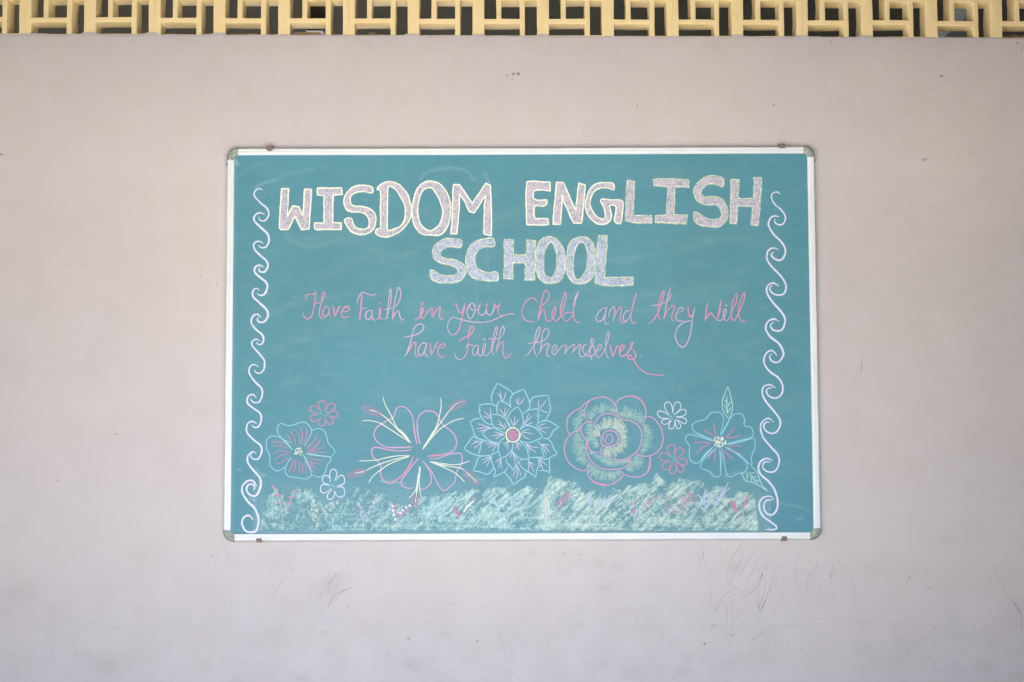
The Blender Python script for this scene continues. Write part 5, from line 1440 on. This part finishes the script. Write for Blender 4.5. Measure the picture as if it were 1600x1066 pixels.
def f3():
    arcs(rb, S2, [[(168,980),(170,850),(175,760)]], 1.3, alb(226, 222, 200), .65)
    curly(S2, (100,520), (160,760), 22, alb(214, 206, 236), 22); curly(S2, (200,740), (420,440), 26, alb(214, 206, 236), 34)
plant("lilac curly forked sprig drawn in chalk below the left hibiscus petal", f3)
def f4():
    arcs(rb, S2, [[(675,970),(680,860),(710,780)]], 2.0, STEM, .6)
    arcs(rb, S2, [[(612,540),(650,620),(690,770)], [(700,760),(780,690),(880,600)]], 2.8, PNKD, .60)
    beads(S2, [(615,595),(620,655),(632,725),(655,790),(733,695),(770,650),(820,610),(875,580)], alb(240, 244, 244), 1.9, .85)
plant("pink and white V-shaped sprig drawn in chalk under the hibiscus", f4)
def branches(zz, trunk, tips, col, w=1.1):
    t = np.array(trunk, float)
    for tip in tips:
        tip = np.array(tip, float)
        k = rng.randrange(len(t)); b = t[k]
        rb.stroke(Z(*zz, [tuple(b), tuple((b + tip) / 2 + np.array([rng.uniform(-12, 12), rng.uniform(-6, 14)])), tuple(tip)]), w, col, .66, taper=.5)
def f5():
    C = alb(190, 226, 232)
    arcs(rb, S2, [[(1150,970),(1150,850),(1160,780)]], 2.6, STEM, .5)
    arcs(rb, S2, [[(1160,780),(1230,640),(1330,560),(1530,390)], [(1130,760),(1090,680),(1060,590)], [(1160,780),(1180,680),(1250,500)]], 1.5, C, .72)
    branches(S2, [(1180,740),(1210,680),(1240,640),(1290,590),(1330,560)], [(1500,470),(1460,520),(1400,560),(1360,640),(1310,690),(1240,760),(1420,420),(1330,440),(1300,420),(1340,500),(1440,490),(1250,480),(1230,430)], C)
    branches(S2, [(1130,760),(1100,700),(1080,650)], [(1010,700),(1030,640),(1000,740),(1040,800),(1130,600),(1110,570),(1060,540)], C)
plant("white leafy sprig drawn in chalk right of the hibiscus", f5)
def f6():
    arcs(rb, S3, [[(195,900),(200,820),(180,790),(150,690)], [(200,790),(240,700)]], 1.3, STEM, .6)
    curly(S3, (100,600), (165,750), 22, PNKD, 20); arcs(rb, S3, [[(165,770),(140,690),(110,590)]], 2.4, PNKD, .5)
    arcs(rb, S3, [[(230,690),(300,590),(400,500)]], 2.6, CRM, .78); beads(S3, [(385,480),(330,530),(270,610),(235,680)], PNKD, 2.0, .7)
    beads(S3, [(250,665),(275,625),(295,590),(325,580),(345,545),(375,530)], CRM, 1.8, .9)
plant("pink and cream forked sprig drawn in chalk under the dahlia's left petals", f6)
def f7():
    C = alb(196, 228, 234)
    arcs(rb, S3, [[(785,970),(790,860),(800,800)], [(800,800),(770,660),(690,480)], [(860,760),(900,640),(1000,540),(1130,380)]], 1.2, C, .66)
    branches(S3, [(770,660),(740,580),(700,500)], [(600,560),(620,500),(700,440),(770,490),(660,470),(640,570),(790,650)], C)
    branches(S3, [(900,640),(950,580),(1000,540),(1060,470)], [(945,450),(1000,400),(1090,530),(1190,400),(1030,600),(1160,430),(960,640),(900,560)], C)
    arcs(rb, S3, [[(785,970),(830,890),(900,790)]], 1.0, alb(224, 214, 206), .6)
plant("white fern-like sprigs drawn in chalk below the dahlia", f7)
def f8():
    arcs(rb, S4, [[(80,950),(90,880),(60,700),(40,560)], [(100,870),(150,730),(200,640)]], 1.3, STEM, .6)
    arcs(rb, S4, [[(190,610),(240,520),(320,440),(405,375)], [(240,610),(300,520),(400,400)]], 3.0, PNKD, .55); arcs(rb, S4, [[(205,620),(270,530)]], 1.0, WHT, .7)
    arcs(rb, S4, [[(40,460),(55,520),(60,600),(70,650)]], 3.0, alb(240, 232, 208), .62); arcs(rb, S4, [[(10,400),(18,520),(25,700),(30,900)]], 4.5, alb(232, 240, 234), .5)
plant("fat pink stroke and a thick white stem drawn in chalk left of the rose's foot", f8)
def f9():
    C = alb(206, 212, 238)
    arcs(rb, S4, [[(690,940),(700,780),(640,640)], [(740,870),(770,760),(850,620),(1000,470)]], 1.3, STEM, .55)
    branches(S4, [(700,680),(690,620),(670,560),(660,500)], [(650,390),(700,370),(640,460),(750,480),(630,560),(720,400),(760,560),(620,520),(690,440)], C, 1.2)
    branches(S4, [(820,620),(870,560),(920,520),(990,470)], [(940,410),(860,470),(1080,400),(980,560),(1110,410),(1000,530),(830,560),(1040,440),(900,600),(850,640),(1060,480),(760,600)], C, 1.2)
plant("lilac feathery sprig drawn in chalk below the rose", f9)
def f10():
    C = alb(184, 228, 236)
    arcs(rb, S4, [[(1330,745),(1295,620),(1290,480),(1330,320)], [(1370,760),(1400,640),(1400,560)], [(1340,940),(1365,800),(1370,740)], [(1360,340),(1355,480),(1345,600)]], 1.2, C, .66)
    arcs(rb, S4, [[(1370,320),(1385,270)]], 1.1, C, .6)
    arcs(rb, S4, [[(1350,365),(1358,430)], [(1395,490),(1350,560)], [(1320,520),(1345,600)], [(1390,640),(1360,710)], [(1340,640),(1365,720)]], 2.8, PNKD, .62)
    arcs(rb, S5, [[(0,720),(60,620),(130,480),(290,360)], [(300,320),(200,420),(120,500),(20,640)]], 1.3, STEM, .62)
    arcs(rb, S5, [[(125,410),(120,470)], [(190,370),(180,420)], [(290,340),(240,370)], [(230,430),(160,430)], [(180,485),(130,480)], [(15,500),(0,560)]], 2.6, PNKD, .64)
plant("pink-leaved sprigs drawn in chalk right of the rose's foot", f10)
def f11():
    beads(S5, [(395,320),(405,370),(430,360),(400,420),(460,455),(415,490),(410,520),(480,520),(450,540),(575,520),(600,530),(545,545)], PNKD, 2.0, .50, True)
    beads(S5, [(660,320),(640,340),(690,330),(680,380),(700,400),(590,390),(600,400),(630,380),(560,460),(580,450),(640,430),(610,470),(710,370)], PNKD, 2.3, .62, True)
    arcs(rb, S5, [[(385,310),(400,360),(390,440),(410,520),(470,545),(560,540)]], 1.2, PNL, .4)
plant("loose pink looped sprig drawn in chalk under the small pink flower at the right", f11)
def f12():
    C = alb(200, 212, 238)
    arcs(rb, S5, [[(900,745),(895,640),(860,540),(760,420)], [(900,650),(945,570),(1000,430),(1130,180)]], 1.5, alb(216, 206, 198), .55)
    branches(S5, [(860,520),(850,470),(840,430)], [(840,300),(870,270),(820,330),(760,320),(800,360),(770,430),(900,300),(910,400),(950,390),(975,380)], C, 1.3)
    branches(S5, [(980,460),(1000,400),(1030,330),(1060,280)], [(1130,180),(1160,240),(1000,280),(1090,230),(1110,320),(1050,400),(1030,450),(960,400),(1080,260),(990,300),(1120,260)], C, 1.3)
plant("tall lilac spiky sprig drawn in chalk below the right blue flower", f12)
def f13():
    arcs(rb, S5, [[(1280,735),(1270,640),(1240,560),(1170,400)], [(1280,735),(1300,560),(1320,430)]], 1.8, alb(226, 206, 204), .55)
    arcs(rb, S5, [[(1150,390),(1190,450),(1230,535)], [(1180,395),(1215,470),(1235,520)], [(1150,410),(1180,480),(1215,540)]], 2.2, PNKD, .62)
    arcs(rb, S5, [[(1375,330),(1340,380),(1310,430)], [(1360,360),(1320,440),(1300,520)]], 2.6, PNKD, .60)
    arcs(rb, S5, [[(1290,415),(1340,370)]], 1.3, WHT, .6)
plant("pink forked sprig drawn in chalk at the right end of the grass", f13)
